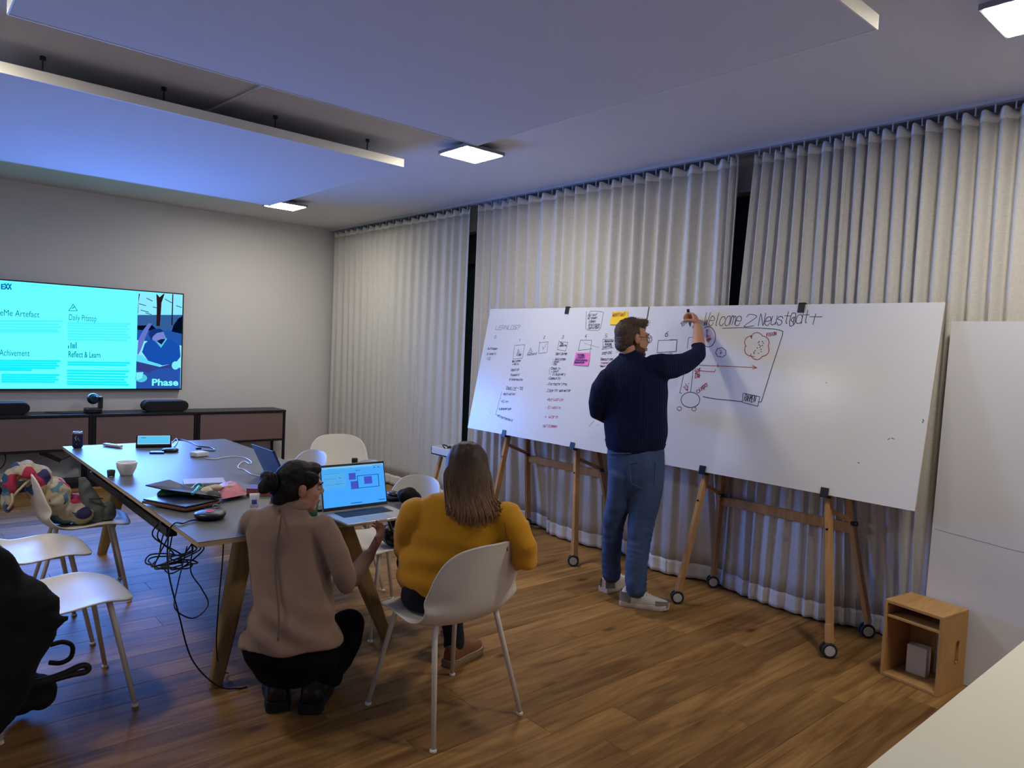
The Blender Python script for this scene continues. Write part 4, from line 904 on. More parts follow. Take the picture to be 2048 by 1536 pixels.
# ---- handwriting: single-stroke letters, y: 2 base, 6 x-height, 8 cap, 0 descender
GL = dict(A='02 28 42|14 34', B='02 08 38 47 46 35 05|35 44 43 32 02', C='47 38 18 07 03 12 32 43', D='02 08 28 46 44 22 02', E='48 08 02 42|05 35', F='48 08 02|05 35', G='47 38 18 07 03 12 32 43 45 25', H='02 08|42 48|05 45', I='22 28', J='48 43 32 12 03', K='02 08|48 05 42', L='08 02 42', M='02 08 25 48 42', N='02 08 42 48', O='18 07 03 12 32 43 47 38 18', P='02 08 38 47 46 35 05', R='02 08 38 47 46 35 05|25 42', S='47 38 18 07 06 15 35 44 43 32 12 03', T='08 48|28 22', U='08 03 12 32 43 48', V='08 22 48', W='08 12 25 32 48', X='08 42|02 48', Z='08 48 02 42',
 a='45 36 16 05 03 12 32 43|46 43 52', b='08 02|05 16 36 45 43 32 12 03', c='45 36 16 05 03 12 32 43', d='48 42|45 36 16 05 03 12 32 43', e='04 44 45 36 16 05 03 12 32 43', f='38 27 22|06 36', g='46 41 30 10|45 36 16 05 03 12 32 43', h='08 02|05 16 36 45 42', i='26 22|27 28', j='26 21 10|27 28', k='08 02|36 04 42', l='28 23 32', m='02 06|05 16 25 22|25 36 45 42', n='02 06|05 16 36 45 42', o='16 05 03 12 32 43 45 36 16', p='06 00|05 16 36 45 43 32 12 03', r='02 06|04 16 36', s='45 36 16 05 34 43 32 12 03', t='28 23 32|06 46', u='06 03 12 32 43|46 42', v='06 22 46', w='06 12 25 32 46', x='06 42|02 46', y='06 23|46 10', z='06 46 02 42',
 )
GL.update({'0': GL['O'], '1': '16 28 22', '2': '07 18 38 47 46 02 42', '3': '07 18 38 47 46 25 44 43 32 12 03', '4': '38 04 44|35 32', '5': '48 08 05 35 44 43 32 02', '6': '38 05 03 12 32 43 44 35 05', '@': '35 25 14 23 33 35 32 42 45 37 17 06 03 11 31 42', '?': '07 18 38 47 46 25 24|22 12', '!': '28 24|22 12', '-': '04 34', '.': '22 12', ':': '23 22|25 26', '+': '04 44|22 26', '>': '05 45|36 45 34', '&': '42 17 28 37 04 03 12 43', '(': '38 16 14 32'})
hw_rng = random.Random(21)
INK = {'k': mat('marker_black', '22242c', .5), 'g': mat('marker_grey', '4a4d56', .5), 'r': mat('marker_red', 'b3263c', .5), 'p': mat('marker_pinkred', 'cc5a78', .5), 'b': mat('marker_violet', '3f3f86', .5), 'o': mat('marker_orange', 'b0542e', .5)}
def writing(board, items, lift=.0007, name='handwriting', O2=None):
    """items: ('t', text, (px0,py0), (px1,py1), height_px, ink, width) or ('s', [pixel points], ink, width)"""
    by = {}
    for it in items:
        if it[0] == 't':
            _, s, p0, p1, hp, ink, w = it
            a, b = Vector(b2(*p0)), Vector(b2(*p1)); h = abs(b2(p0[0], p0[1]-hp)[1]-a[1]); n = sum(.6 if c == ' ' else 1 for c in s); adv = (b-a)/n; x = 0
            ux = (b-a).normalized(); uy = Vector((-ux.y, ux.x)); 
            if uy.y < 0: uy = -uy
            by.setdefault(ink, []); cur = a.copy()
            for c in s:
                if c == ' ': cur += adv*.6; continue
                sc = adv.length*.8/4; sh = h/6; jx, jy = hw_rng.uniform(-.12, .12), hw_rng.uniform(-.25, .25)
                for st in GL.get(c, GL['n']).split('|'):
                    pts = []
                    for q in st.split():
                        gx, gy = int(q[0])+hw_rng.uniform(-.2, .2)+jx, int(q[1])-2+hw_rng.uniform(-.2, .2)+jy
                        v = cur+ux*(gx*sc+gy*sh*.12)+uy*(gy*sh); pts.append((v.x, v.y))
                    if len(pts) > 2: pts = [(q.x, q.y) for q in spline([Vector((*q, 0)) for q in pts], 3)]
                    by[ink].append((pts, w))
                cur += adv
        else:
            _, pp, ink, w = it
            by.setdefault(ink, []).append(([b2(*q) for q in pp], w))
    for ink, strokes in by.items():
        mb = MB()
        for pts, w in strokes: mb.ribbon(pts, w, UB, VB, NB, OB, lift)
        mb.build(name, INK[ink], board, fixn=False)['kind'] = 'stuff'
def Q4(x, y): return (960+x/5.486, 600+y/5.486)
def Q5(x, y): return (1080+x/5.4875, 600+y/5.4875)
def Q6(x, y): return (1340+x/6.4, 600+y/6.4)
W1 = .0032
def word(f, s, x0, y0, x1, y1, h, ink='k', w=W1): return ('t', s, f(x0, y0), f(x1, y1), h/5.486*1.0, ink, w)
def ln(f, pts, ink='k', w=W1): return ('s', [f(*p) for p in pts], ink, w)
it = [word(Q4,'LERNLOS?',172,325,440,320,42,'g'), word(Q4,'0',158,420,178,420,30), word(Q4,'1',430,455,445,455,25), word(Q4,'2',698,422,712,422,28), word(Q4,'3',898,425,918,425,36), word(Q4,'4',1150,412,1170,412,36),
 word(Q4,'Auffassen',85,545,190,545,26), word(Q4,'Wimmeln',75,603,178,600,24), word(Q4,'ICE',72,655,118,657,26),
 ln(Q4,[(378,500),(492,490),(465,640),(362,648),(380,500)]), ln(Q4,[(422,540),(408,580),(430,578),(422,540)]), word(Q4,'Video',400,615,455,608,26),
 ln(Q4,[(555,528),(530,578),(574,570),(555,528)]), ln(Q4,[(545,560),(560,552)]), word(Q4,'Postcard',515,612,620,598,24),
 ln(Q4,[(655,460),(668,468),(748,458),(736,575),(645,588),(655,462)]), ln(Q4,[(685,510),(695,540),(730,478)]),
 ln(Q4,[(866,452),(880,460),(965,465),(940,560),(850,545),(868,456)]), word(Q4,'The',878,485,912,488,20), word(Q4,'website',872,510,948,508,20), word(Q4,'Start Journey',830,603,955,600,26),
 word(Q4,'Welcome',350,685,445,675,24), word(Q4,'+ Hello',352,715,425,712,24), word(Q4,'Handlich',340,780,428,775,26), word(Q4,'Password',335,835,430,830,24), word(Q4,'Wissenscafe',320,880,468,885,24),
 word(Q4,'Checklist > TOS',285,975,470,985,28), ln(Q4,[(288,982),(395,992)]), word(Q4,'>Motivation',250,1045,385,1045,26), word(Q4,'>Sinn',225,1125,312,1130,28), word(Q4,'>Lebensraum',200,1205,340,1205,26), word(Q4,'>Mitentscheid',185,1280,355,1335,26),
 ln(Q4,[(240,1010),(172,1255),(190,1260)]),
 word(Q4,'- Welcome',795,662,940,660,28), word(Q4,'- Coach',795,685,870,685,18), word(Q4,'- Info',785,712,840,715,24), word(Q4,'Check in',780,762,882,762,24), word(Q4,'+ Inhalt',780,795,862,792,22), word(Q4,'Discovery',795,828,942,825,26), ln(Q4,[(775,740),(760,770),(762,805),(770,818)]),
 word(Q4,'-Community',745,872,885,872,28), word(Q4,'-Fortschritte',735,935,955,938,28), word(Q4,'. 2 Schritt: was weiter',718,1008,998,1005,28),
 word(Q4,'>Motivation',730,1108,915,1108,32,'p'), word(Q4,'- Erlebnis',718,1190,885,1195,30,'p'), word(Q4,'+ Warm',708,1295,858,1300,36,'p'), word(Q4,'*Willkommen',690,1395,845,1400,32,'p'),
 word(Q5,'Ablauf',525,180,628,170,28), word(Q5,'Wissen',525,210,628,205,24), word(Q5,'Ideen',530,248,610,245,28), word(Q5,'Analogue',530,285,655,282,28), word(Q5,'Gefunden',530,320,652,312,28),
 ln(Q5,[(510,125),(502,310),(520,328),(560,336),(640,335),(665,310),(698,140),(680,128),(560,122),(540,140)],'g'),
 word(Q5,'5',715,408,738,408,34), ln(Q5,[(692,430),(690,530),(678,542),(808,522)]), ln(Q5,[(692,430),(800,432),(815,460),(828,525)]), word(Q5,'Recherche',708,465,800,460,22), word(Q5,'Analyse',712,495,785,490,20), word(Q5,'Learning',698,525,790,515,24), word(Q5,'STEP ONE',680,600,790,588,24), word(Q5,'Resources',665,665,800,660,28), word(Q5,'Themen',665,705,760,695,20,'p'), word(Q5,'Next',660,735,720,735,18),
 ln(Q5,[(445,442),(568,442),(548,600),(540,610)]), ln(Q5,[(445,442),(420,555),(570,535)]), ln(Q5,[(485,475),(650,522)],'g',.002), ln(Q5,[(590,1328),(538,1390)],'g'), ln(Q5,[(650,1360),(620,1385)],'g',.002), ln(Q5,[(830,580),(880,560)],'p'), ln(Q5,[(835,565),(865,540)],'g'), ln(Q4,[(110,1235),(120,1240)],'g')]
writing(board1, it)
W2_ = .0046
it = [word(Q6,'Welcome',425,325,905,325,140,'g',W2_), word(Q6,'2',950,330,1100,325,125,'g',W2_), word(Q6,'Neust@dt',1130,325,1780,290,130,'g',W2_), ln(Q6,[(1830,310),(1865,180)],'g',W2_), ln(Q6,[(1790,215),(1945,215)],'g',W2_), word(Q6,'TEMP',150,345,225,285,45,'b',.004),
 ln(Q6,[(670,362),(900,355),(1150,360),(1330,372),(1400,385),(1445,402),(1440,450),(1300,880),(1168,1305),(1130,1305)],'g',.005),
 ln(Q6,[(425,1238),(560,1265),(925,1300)],'k',.005), ln(Q6,[(935,1195),(925,1310),(1125,1360),(1150,1240),(945,1195)],'k',.004), word(Q6,'RAHMEN',945,1290,1090,1305,70,'k',.0036),
 ln(Q6,[(380,835),(620,845),(1100,865)],'o',.005), ln(Q6,[(1055,840),(1110,866),(1060,885)],'o',.005), ln(Q6,[(612,825),(612,860)],'k',.004), ln(Q6,[(380,870),(375,905),(570,920),(585,890)],'r',.005),
 word(Q6,'VISION',1230,465,1360,450,35,'r',.0038), word(Q6,'U K',320,915,390,905,26,'r',.005), word(Q6,'+KI',320,950,382,948,28,'r',.005), word(Q6,'LPR',320,998,382,995,32,'r',.005), word(Q6,'Legacy',390,1165,485,1085,45,'r',.0038),
 ln(Q6,[(235,495),(220,620)],'g',.004), ln(Q6,[(235,495),(245,480),(290,478)],'g',.004), ln(Q6,[(295,900),(265,1180)],'g',.004), ln(Q6,[(175,960),(125,1190),(150,1192)],'g',.004),
 ln(Q6,[(0,508),(92,508),(80,660),(0,665)],'g',.0045)]
def circ(cx, cy, rx, ry, ink, w, f=Q6, a0=0, a1=360, n=30): return ln(f, [(cx+rx*math.cos(math.radians(a0+(a1-a0)*k/n)), cy+ry*math.sin(math.radians(a0+(a1-a0)*k/n))) for k in range(n+1)], ink, w)
it += [circ(490,470,92,130,'b',.005,a0=-120,a1=110), circ(262,1278,120,98,'g',.005), circ(262,1278,120,98,'r',.004,a0=30,a1=150,n=14), circ(120,1390,27,24,'r',.004), circ(308,1395,28,25,'r',.004), circ(360,1170,20,20,'r',.004), circ(210,1120,20,26,'r',.004), ln(Q6,[(215,1150),(222,1162),(225,1148)],'r',.005), ln(Q6,[(205,1080),(200,1072)],'k',.004), ln(Q6,[(235,1075),(240,1068)],'k',.004), ln(Q6,[(180,1115),(170,1110)],'k',.004), ln(Q6,[(210,1122),(216,1118)],'k',.004)]
it += [ln(Q6,[(470+k*18,455),(470+k*18,510-k*4),(500+k*14,495),(470+k*10,525+k*8)],'r',.005) for k in range(3)]+[circ(475,393,12,12,'r',.005), ln(Q6,[(475,405),(480,470)],'r',.005)]+[ln(Q6,[(440,425+k*25),(470,422+k*25)],'b',.003) for k in range(3)]
# clouds
def cloud(cx, cy, rx, ry, n, ink, w, f=Q6):
    pts = []
    for k in range(n):
        a0, a1 = 2*math.pi*k/n, 2*math.pi*(k+1)/n
        for j in range(9):
            a = a0+(a1-a0)*j/8; bu = 1+.17*math.sin(math.pi*j/8); pts.append((cx+rx*.9*bu*math.cos(a), cy+ry*.9*bu*math.sin(a)))
    return ln(f, pts, ink, w)
it += [cloud(1112,590,160,165,6,'o',.005), cloud(652,672,66,58,7,'b',.004), ln(Q6,[(1030,455),(1045,490),(1050,460)],'o',.005), ln(Q6,[(1040,690),(1030,715),(1080,728)],'o',.005), ln(Q6,[(640,650),(655,640),(650,690),(640,680),(665,672)],'k',.003)]
it += [ln(Q6,[(x,y_),(x+5,y_+4)],'k',.005) for x, y_ in ((1130,545),(1140,572),(1155,585),(1180,580),(1192,550),(1180,528),(1140,530),(1148,602),(1115,612),(1088,645),(1072,665),(1075,685),(1163,630),(1165,660),(1130,680))]
it += [ln(Q6,[(2000,1060),(2004,1064)],'k',.004), ('s',[(1783,876),(1788,878)],'k',.003), ('s',[(1779,877),(1776,879)],'k',.003), ('s',[(1846,839),(1848,842)],'k',.003), ('s',[(1845,843),(1846,846)],'k',.003), ('s',[(1716,925),(1719,926)],'g',.003)]
writing(board2, it)
ln_y = [(1338+.0, 0)]
w_ = [('s',[(1317,681),(1354,680),(1352,703),(1314,705),(1317,681)],'g',.0045), ('t','6',(1330,673),(1336,673),10,'k',.0045), ('t','Website',(1313,711),(1345,709),5,'k',.0022)]
writing(board2, w_)
# sticky notes: separate things stuck on the board
def note(px, m, label, texts):
    pts = [b2(*p) for p in px]
    t = thing('sticky_note', label, 'sticky note', tuple(BP(*pts[0])))
    MB().grid(lambda u, v: (lambda a, b: BP(a[0]*(1-v)+b[0]*v, a[1]*(1-v)+b[1]*v, .0015+.006*v*v))([pts[0][k]*(1-u)+pts[1][k]*u for k in (0,1)], [pts[3][k]*(1-u)+pts[2][k]*u for k in (0,1)]), 6, 6).build('paper', m, t, solid=.0006)
    writing(t, texts, .009, 'note_lettering')
note([Q5(395,578),Q5(555,580),Q5(535,722),Q5(370,712)], mat('pink_paper', 'f07ac0', .8), 'pink sticky note on the note-covered whiteboard', [word(Q5,'Access',415,612,490,610,20,'b'), word(Q5,'Interest',408,640,495,635,20,'b'), word(Q5,'Stadtchance',395,668,525,672,22,'b'), word(Q5,'Relevance',385,698,490,695,22,'b')])
note([Q5(795,130),Q5(970,122),Q5(950,275),Q5(770,272)], mat('yellow_paper', 'ffd21f', .8), 'yellow sticky note beside the standing man\'s head', [word(Q5,'Wettlauf',800,182,940,172,38,'o')])

# ================================================================ tray stand by the far curtain
t = thing('tray_stand', 'white tray on wooden legs in front of the far curtain', 'stand', (3.78, 5.25, 0))
TZ2 = .60; m_tray = mat('white_tray', 'dadada', .45)
tx0, tx1, ty0, ty1 = 3.70, 3.96, 4.98, 5.28
MB().box((tx0,ty0,TZ2),(tx1,ty1,TZ2+.012)).build('tray_base', m_tray, t)
for lo, hi in (((tx0,ty0,TZ2),(tx0+.012,ty1,TZ2+.07)), ((tx1-.012,ty0,TZ2),(tx1,ty1,TZ2+.07)), ((tx0,ty0,TZ2),(tx1,ty0+.012,TZ2+.07)), ((tx0,ty1-.012,TZ2),(tx1,ty1,TZ2+.07))): MB().box(lo, hi).build('tray_side', m_tray, t, bevel=.002)
for fx, fy, gx, gy in ((3.64,5.26,3.76,5.2),(4.0,5.22,3.9,5.18),(3.64,5.02,3.76,5.06),(4.0,5.02,3.9,5.06)): MB().bar((fx,fy,0),(gx,gy,TZ2), .03, .03, (0,1,0)).build('leg', m_eas, t, bevel=.003)
tag(MB().tube(spline([(3.73,5.1,TZ2+.06),(3.74,5.16,TZ2+.09),(3.79,5.2,TZ2+.085),(3.8,5.14,TZ2+.07),(3.75,5.1,TZ2+.075),(3.86,5.15,TZ2+.07)]), .006, 6).build('marker_cable', m_plas), 'black cable curled in the white tray', 'cable')
for k, (c, lab) in enumerate((('c8ccd8','pale marker pen lying in the white tray'), ('3a4a8a','blue marker pen lying in the white tray'))):
    q = thing('marker_pen', lab, 'marker', (3.78+.05*k, 5.1, TZ2+.02)); a = Vector((3.77+.06*k, 5.06, TZ2+.024)); d = Vector((.05, .1, .045)).normalized()
    MB().cyl(a, a+d*.1, .009, n=12).build('barrel', mat('marker_barrel_%d' % k, c, .4), q); MB().cyl(a+d*.1, a+d*.135, .0095, n=12).build('cap', m_plas, q)
# ================================================================ leaning white panel, crate, near desk
m_pan = mat('white_panel_laminate', 'd3d3d6', .5)
t = thing('leaning_panel', 'large white panel leaning against the curtain at the right', 'panel', (4.1, .7, 0))
xl = lambda z: 4.085+z*.045
pa, pb = 1.335, -.05
MB().poly([(xl(.003), pa, .003), (xl(.003), pb, .003), (xl(1.823), pb, 1.823), (xl(1.823), pa, 1.823)], (-1, 0, .045), .002).build('laminate_face', m_pan, t)
MB().poly([(xl(.003)+.001, pa, .003), (xl(.003)+.001, pb, .003), (xl(1.823)+.001, pb, 1.823), (xl(1.823)+.001, pa, 1.823)], (1, 0, -.045), .016).build('core', m_wbe, t)
MB().tube([(xl(.745)-.0022, pa-.01, .745), (xl(.72)-.0022, 1.0, .72), (xl(.70)-.0022, .5, .70)], .0008, 5).build('scratch', INK['g'], t)
m_cr = wood('crate_plywood', 'a97f4c', 'c49a62', (3, 22, 3), .5); m_cre = mat('crate_edge', '8d6a4a', .6)
t = thing('wooden_crate', 'open plywood crate stool with a shelf and hand slot, in front of the leaning panel', 'crate', (3.97, 1.29, 0), math.radians(-9))
W_, D_c, H_, th = .285, .25, .39, .015    # local: x depth (front at -x), y width
Mw = Matrix.Translation((3.965, 1.285, 0)) @ Matrix.Rotation(math.radians(-8), 4, 'Z')
def crate(name, lo, hi): return MB().box(lo, hi, Mw).build(name, m_cr, t, bevel=.0015)
crate('top', (-D_c/2,-W_/2,H_-th),(D_c/2,W_/2,H_)); crate('bottom', (-D_c/2,-W_/2+th,.001),(D_c/2,W_/2-th,th)); crate('side', (-D_c/2,W_/2-th,.001),(D_c/2,W_/2,H_-th))
crate('shelf', (-D_c/2+.003,-W_/2+th,H_-.085),(D_c/2-.01,W_/2-th,H_-.085+.012))
crate('back_strip', (D_c/2-.012,.0,th),(D_c/2,W_/2-th,H_-th))
# right side with a real slot
s = MB(); ys, ye = -W_/2, -W_/2+th; sx = .035; sl0, sl1, sw = .14, .245, .016
for lo, hi in (((-D_c/2,ys,.001),(sx-sw,ye,H_-th)), ((sx+sw,ys,.001),(D_c/2,ye,H_-th)), ((sx-sw,ys,.001),(sx+sw,ye,sl0)), ((sx-sw,ys,sl1),(sx+sw,ye,H_-th))): s.box(lo, hi, Mw)
s.build('slotted_side', m_cr, t)
ring = [(sx+math.cos(a)*sw*(1), (sl1 if math.sin(a) > 0 else sl0)+math.sin(a)*sw*.0) for a in (0, math.pi)]
MB().tube([Mw @ Vector((sx+sw*math.cos(a), ys+.001, (sl1-.01 if math.sin(a) >= 0 else sl0+.01)+sw*math.sin(a))) for a in [2*math.pi*k/24 for k in range(25)]], .0035, 6).build('slot_rim', m_cre, t)
tag(MB().box((-.03,-.004,0),(.03,.09,.145), Matrix.Translation((3.995, 1.27, .0165))).build('paper_pack', mat('white_carton', 'cfcdd0', .6), bevel=.002), 'white carton standing inside the wooden crate', 'carton')
m_desk = mat('cream_desk_top', 'e6e0c8', .4)
t = thing('desk', 'cream-white desk corner in the lower right foreground', 'desk', (2.3, .15, 0))
MB().box((1.30,-.25,.715),(3.4,.592,.74)).build('desk_top', m_desk, t, bevel=.002)
for x, yy in ((1.36,-.2),(3.33,-.2),(1.36,.53),(3.33,.53)): MB().bar((x,yy,0),(x,yy,.715), .04, .04, (0,1,0)).build('leg', mat('desk_leg_white', 'd8d6d0', .5), t)
# ================================================================ people
def frame(fwd, up):
    f = Vector(fwd).normalized(); u = Vector(up); u = (u-f*u.dot(f)).normalized(); r = f.cross(u); return r, f, u
def head_mb(c, fwd, up, s=1.0, neck_to=None, neck_r=.052):
    """head pieces (x right, y forward, z up), centre between the ears"""
    r, f, u = frame(fwd, up)
    M = Matrix(((r.x, f.x, u.x, c.x), (r.y, f.y, u.y, c.y), (r.z, f.z, u.z, c.z), (0, 0, 0, 1))) @ Matrix.Scale(s, 4)
    b = MB()
    for q, rr in (((0,-.012,.035),(.075,.097,.082)), ((0,.042,-.03),(.062,.058,.083)), ((0,.068,-.094),(.030,.030,.026)), ((.036,.025,-.068),(.027,.047,.032)), ((-.036,.025,-.068),(.027,.047,.032)),
                  ((0,.088,.03),(.048,.016,.013)), ((.034,.068,-.028),(.024,.026,.024)), ((-.034,.068,-.028),(.024,.026,.024)), ((0,.096,-.056),(.023,.010,.008)), ((0,.094,-.069),(.020,.010,.007)),
                  ((0,.103,.008),(.009,.012,.02)), ((0,.113,-.014),(.011,.014,.016)), ((.009,.106,-.022),(.008,.010,.008)), ((-.009,.106,-.022),(.008,.010,.008))):
        b.ell(q, rr, M, 20, 12)
    for sx in (-1, 1):
        b.ell((sx*.077,-.006,-.004), (.010,.020,.031), M, 12, 8); b.ell((sx*.082,-.012,.008), (.007,.016,.019), M, 12, 8)
    if neck_to is not None:
        n0 = M @ Vector((0,-.022,-.05)); b.loft([(n0, neck_r*1.0, neck_r*1.02), (n0.lerp(neck_to, .5), neck_r, neck_r), (neck_to, neck_r*1.15, neck_r*1.1)], r, 18)
    return b, M
def face_parts(root, M, brow_m, eye=True, lips='9a5a50'):
    for sx in (-1, 1):
        e = MB().ell((sx*.031,.083,.005), (.012,.0125,.009), M, 14, 8).build('eye', mat('eye_white', 'a99d94', .4), root, smooth=True)
        MB().ell((sx*.031,.0928,.005), (.0055,.004,.0055), M, 10, 6).build('iris', mat('iris_dark', '2b2017', .2), e, smooth=True)
        MB().tube(spline([M @ Vector((sx*.012,.104,.026)), M @ Vector((sx*.03,.102,.033)), M @ Vector((sx*.05,.084,.026))], 5), [.003]*11, 6).build('eyebrow', brow_m, root, smooth=True)
    MB().ell((0,.1045,-.0585), (.022,.0045,.0042), M, 14, 6).ell((0,.1025,-.068), (.019,.0045,.005), M, 14, 6).build('lips', mat('lips_'+lips, lips, .5), root, smooth=True)
def finger(b, base, d, n, L, rad, curl):
    """d: pointing direction, n: palm normal (towards the palm side); curl per joint in degrees"""
    pts = [base]; dirv = d.normalized(); ax = dirv.cross(n).normalized()
    for k, (seg, cu) in enumerate(zip((.45, .31, .24), curl)):
        dirv = Matrix.Rotation(math.radians(cu), 3, ax) @ dirv; pts.append(pts[-1]+dirv*L*seg)
    b.tube([base-d.normalized()*.01]+pts+[pts[-1]+dirv*rad*.6], [rad*1.05, rad*1.05, rad, rad*.92, rad*.8, rad*.35], 10); return pts[-1]
def hand(b, wrist, d, n, side, curls, thumb, spread=3, s=1.0):
    """palm + 5 fingers. d: wrist->knuckles, n: palm facing, side: towards the thumb"""
    d, n = d.normalized(), n.normalized(); sd = (side-d*side.dot(d)-n*side.dot(n)).normalized()
    b.loft([(wrist, .027*s, .020*s), (wrist+d*.03*s, .034*s, .018*s), (wrist+d*.06*s, .040*s, .016*s), (wrist+d*.088*s, .041*s, .013*s)], sd, 16)
    tips = []
    for k, L in enumerate((.074, .082, .076, .060)):
        off = (1.5-k)*.0195*s; dd = Matrix.Rotation(math.radians((1.5-k)*spread), 3, n if True else n) @ d
        dd = (d+sd*math.tan(math.radians((1.5-k)*spread))).normalized()
        tips.append(finger(b, wrist+d*.088*s+sd*off, dd, n, L*s, .0088*s-(.0008*s if k == 3 else 0), curls[k]))
    tb = wrist+d*.028*s+sd*.030*s
    tips.append(finger(b, tb, (d*thumb[0]+sd*thumb[1]+n*thumb[2]), n, .068*s, .0105*s, thumb[3])); return tips
def shoe(root, heel, toe, wid, m_up, m_sole, name='shoe', h=.10, sole=.028, label=None, boot=0, lean=None):
    a, t = Vector((heel.x, heel.y, 0)), Vector((toe.x, toe.y, 0)); L = (t-a).length; f = (t-a).normalized(); s = Vector((f.y, -f.x, 0))
    prof = [(.0,.34),(.04,.42),(.15,.46),(.32,.42),(.5,.44),(.68,.50),(.82,.49),(.92,.40),(.985,.2)]
    R = []
    for z, k in ((.001, .97), (sole*.5, 1.03), (sole, 1.0)):
        ring = [a+f*(L*u)+s*(wid*w*k)+Vector((0,0,z+(.012 if u > .8 else 0)*(u-.8)/.2)) for u, w in prof]+[a+f*(L*u)-s*(wid*w*k)+Vector((0,0,z+(.012 if u > .8 else 0)*(u-.8)/.2)) for u, w in reversed(prof)]
        R.append(ring)
    so = MB().rings(R).build(name+'_sole', m_sole, root, smooth=False)
    u_ = MB()
    rings = []
    for u, w, hh in ((.03,.30,.6),(.10,.40,.95),(.22,.42,1.0),(.34,.40,.92),(.46,.40,.74),(.60,.44,.56),(.75,.46,.44),(.88,.38,.36),(.96,.22,.28)):
        c = a+f*(L*u); ring = []
        for k in range(14):
            an = math.pi*k/13; ring.append(c+s*(wid*w*math.cos(an))+Vector((0,0,sole-.004+h*hh*abs(math.sin(an))**.75*1.0)))
        ring += [c-s*(wid*w*.5)+Vector((0,0,sole-.006)), c+s*(wid*w*.5)+Vector((0,0,sole-.006))]
        rings.append(ring)
    u_.rings(rings)
    up = link(name+'_upper', fuse(u_, name, .006, 3), m_up, root, smooth=True)
    return so, up, (a, f, s, L)
m_skin = mat('skin_light', 'c08a6c', .55, var=(30, .06)); m_skinw = mat('skin_warm', 'b8826a', .55, var=(30, .06))
# ---------------------------------------------------------------- man at the whiteboard
D = 4.54; mp = D/FPX
man = thing('person', 'man in navy ribbed jumper and jeans writing on the whiteboard', 'person', (3.62, 2.9, 0))
def c6(x, y, d=D): return P(1140+x/2.362, 590+y/2.362, d)
rt = (CR*.93-CF*.36).normalized()          # his right
# jumper
def px_r(n): return n/2.362*mp
torso = [(c6(307,735), px_r(136), .125), (c6(307,712), px_r(147), .135), (c6(309,660), px_r(150), .14), (c6(308,560), px_r(150), .135), (c6(305,470), px_r(158), .135), (c6(300,400), px_r(160), .13), (c6(293,355), px_r(152), .118), (c6(290,322), px_r(118), .10), (c6(290,298), px_r(74), .082), (c6(290,280), px_r(54), .068)]
jum = MB().loft(torso, rt, 28)
armL = [(c6(185,385), .066,.07), (c6(145,440,D+.0), .062,.064), (c6(124,510,D+.02), .054,.056), (c6(126,556,D+.05), .050,.050), (c6(170,575,D+.13), .05,.05), (c6(215,560,D+.22), .042,.042)]
jum.loft(armL, CR, 18)
armR = [(c6(385,345,D-.06), .082,.085), (c6(440,338,D-.09), .083,.08), (c6(495,335,D-.06), .075,.072), (c6(540,322,D-.02), .066,.064), (c6(580,300,D+.02), .058,.056), (c6(606,278,D+.06), .052,.05), (c6(608,255,D+.09), .046,.046), (c6(607,240,D+.11), .043,.043)]
jum.loft(armR, CU, 18)
def jd(co, no):
    z = co[:, 2]
    diag = .007*np.sin((z*14-co[:, 1]*16+co[:, 0]*6))*np.exp(-((z-1.02)/.12)**2)
    return diag+.0035*nz(co, 16, 3)+.002*nz(co, 34, 1)
m_jum = bpy.data.materials.new('navy_ribbed_knit'); m_jum.use_nodes = True; nt = m_jum.node_tree; b_ = nt.nodes['Principled BSDF']; b_.inputs['Base Color'].default_value = (*hexc('111a3a'), 1); b_.inputs['Roughness'].default_value = .95; b_.inputs['Specular IOR Level'].default_value = .25
tc = node(nt, 'ShaderNodeTexCoord'); dt = node(nt, 'ShaderNodeVectorMath', operation='DOT_PRODUCT'); dt.inputs[1].default_value = tuple(rt); nt.links.new(tc.outputs['Object'], dt.inputs[0])
mu = node(nt, 'ShaderNodeMath', operation='MULTIPLY'); mu.inputs[1].default_value = 2*math.pi/.0105; nt.links.new(dt.outputs['Value'], mu.inputs[0]); si = node(nt, 'ShaderNodeMath', operation='SINE'); nt.links.new(mu.outputs[0], si.inputs[0])
bp = node(nt, 'ShaderNodeBump'); bp.inputs['Strength'].default_value = .8; bp.inputs['Distance'].default_value = .003; nt.links.new(si.outputs[0], bp.inputs['Height']); nt.links.new(bp.outputs[0], b_.inputs['Normal'])
link('jumper', fuse(jum, 'jumper', .009, 5, jd), m_jum, man, smooth=True)
link('jumper_hem', fuse(MB().loft([(c6(308,722), px_r(139), .128), (c6(308,705), px_r(141), .131), (c6(309,690), px_r(148), .138)], rt, 28, False), 'hem', .008, 2), m_jum, man, smooth=True)
MB().tube([c6(606+26*math.cos(a)*1.0, 240+7*math.sin(a), D+.11+.035*math.sin(a)) for a in [2*math.pi*k/18 for k in range(19)]], .011, 8).build('cuff', m_jum, man, smooth=True)
MB().tube([c6(290+52*math.cos(a), 281-6*math.sin(a), D+.055*math.sin(a)) for a in [2*math.pi*k/20 for k in range(21)]], .011, 8).build('neckband', m_jum, man, smooth=True)
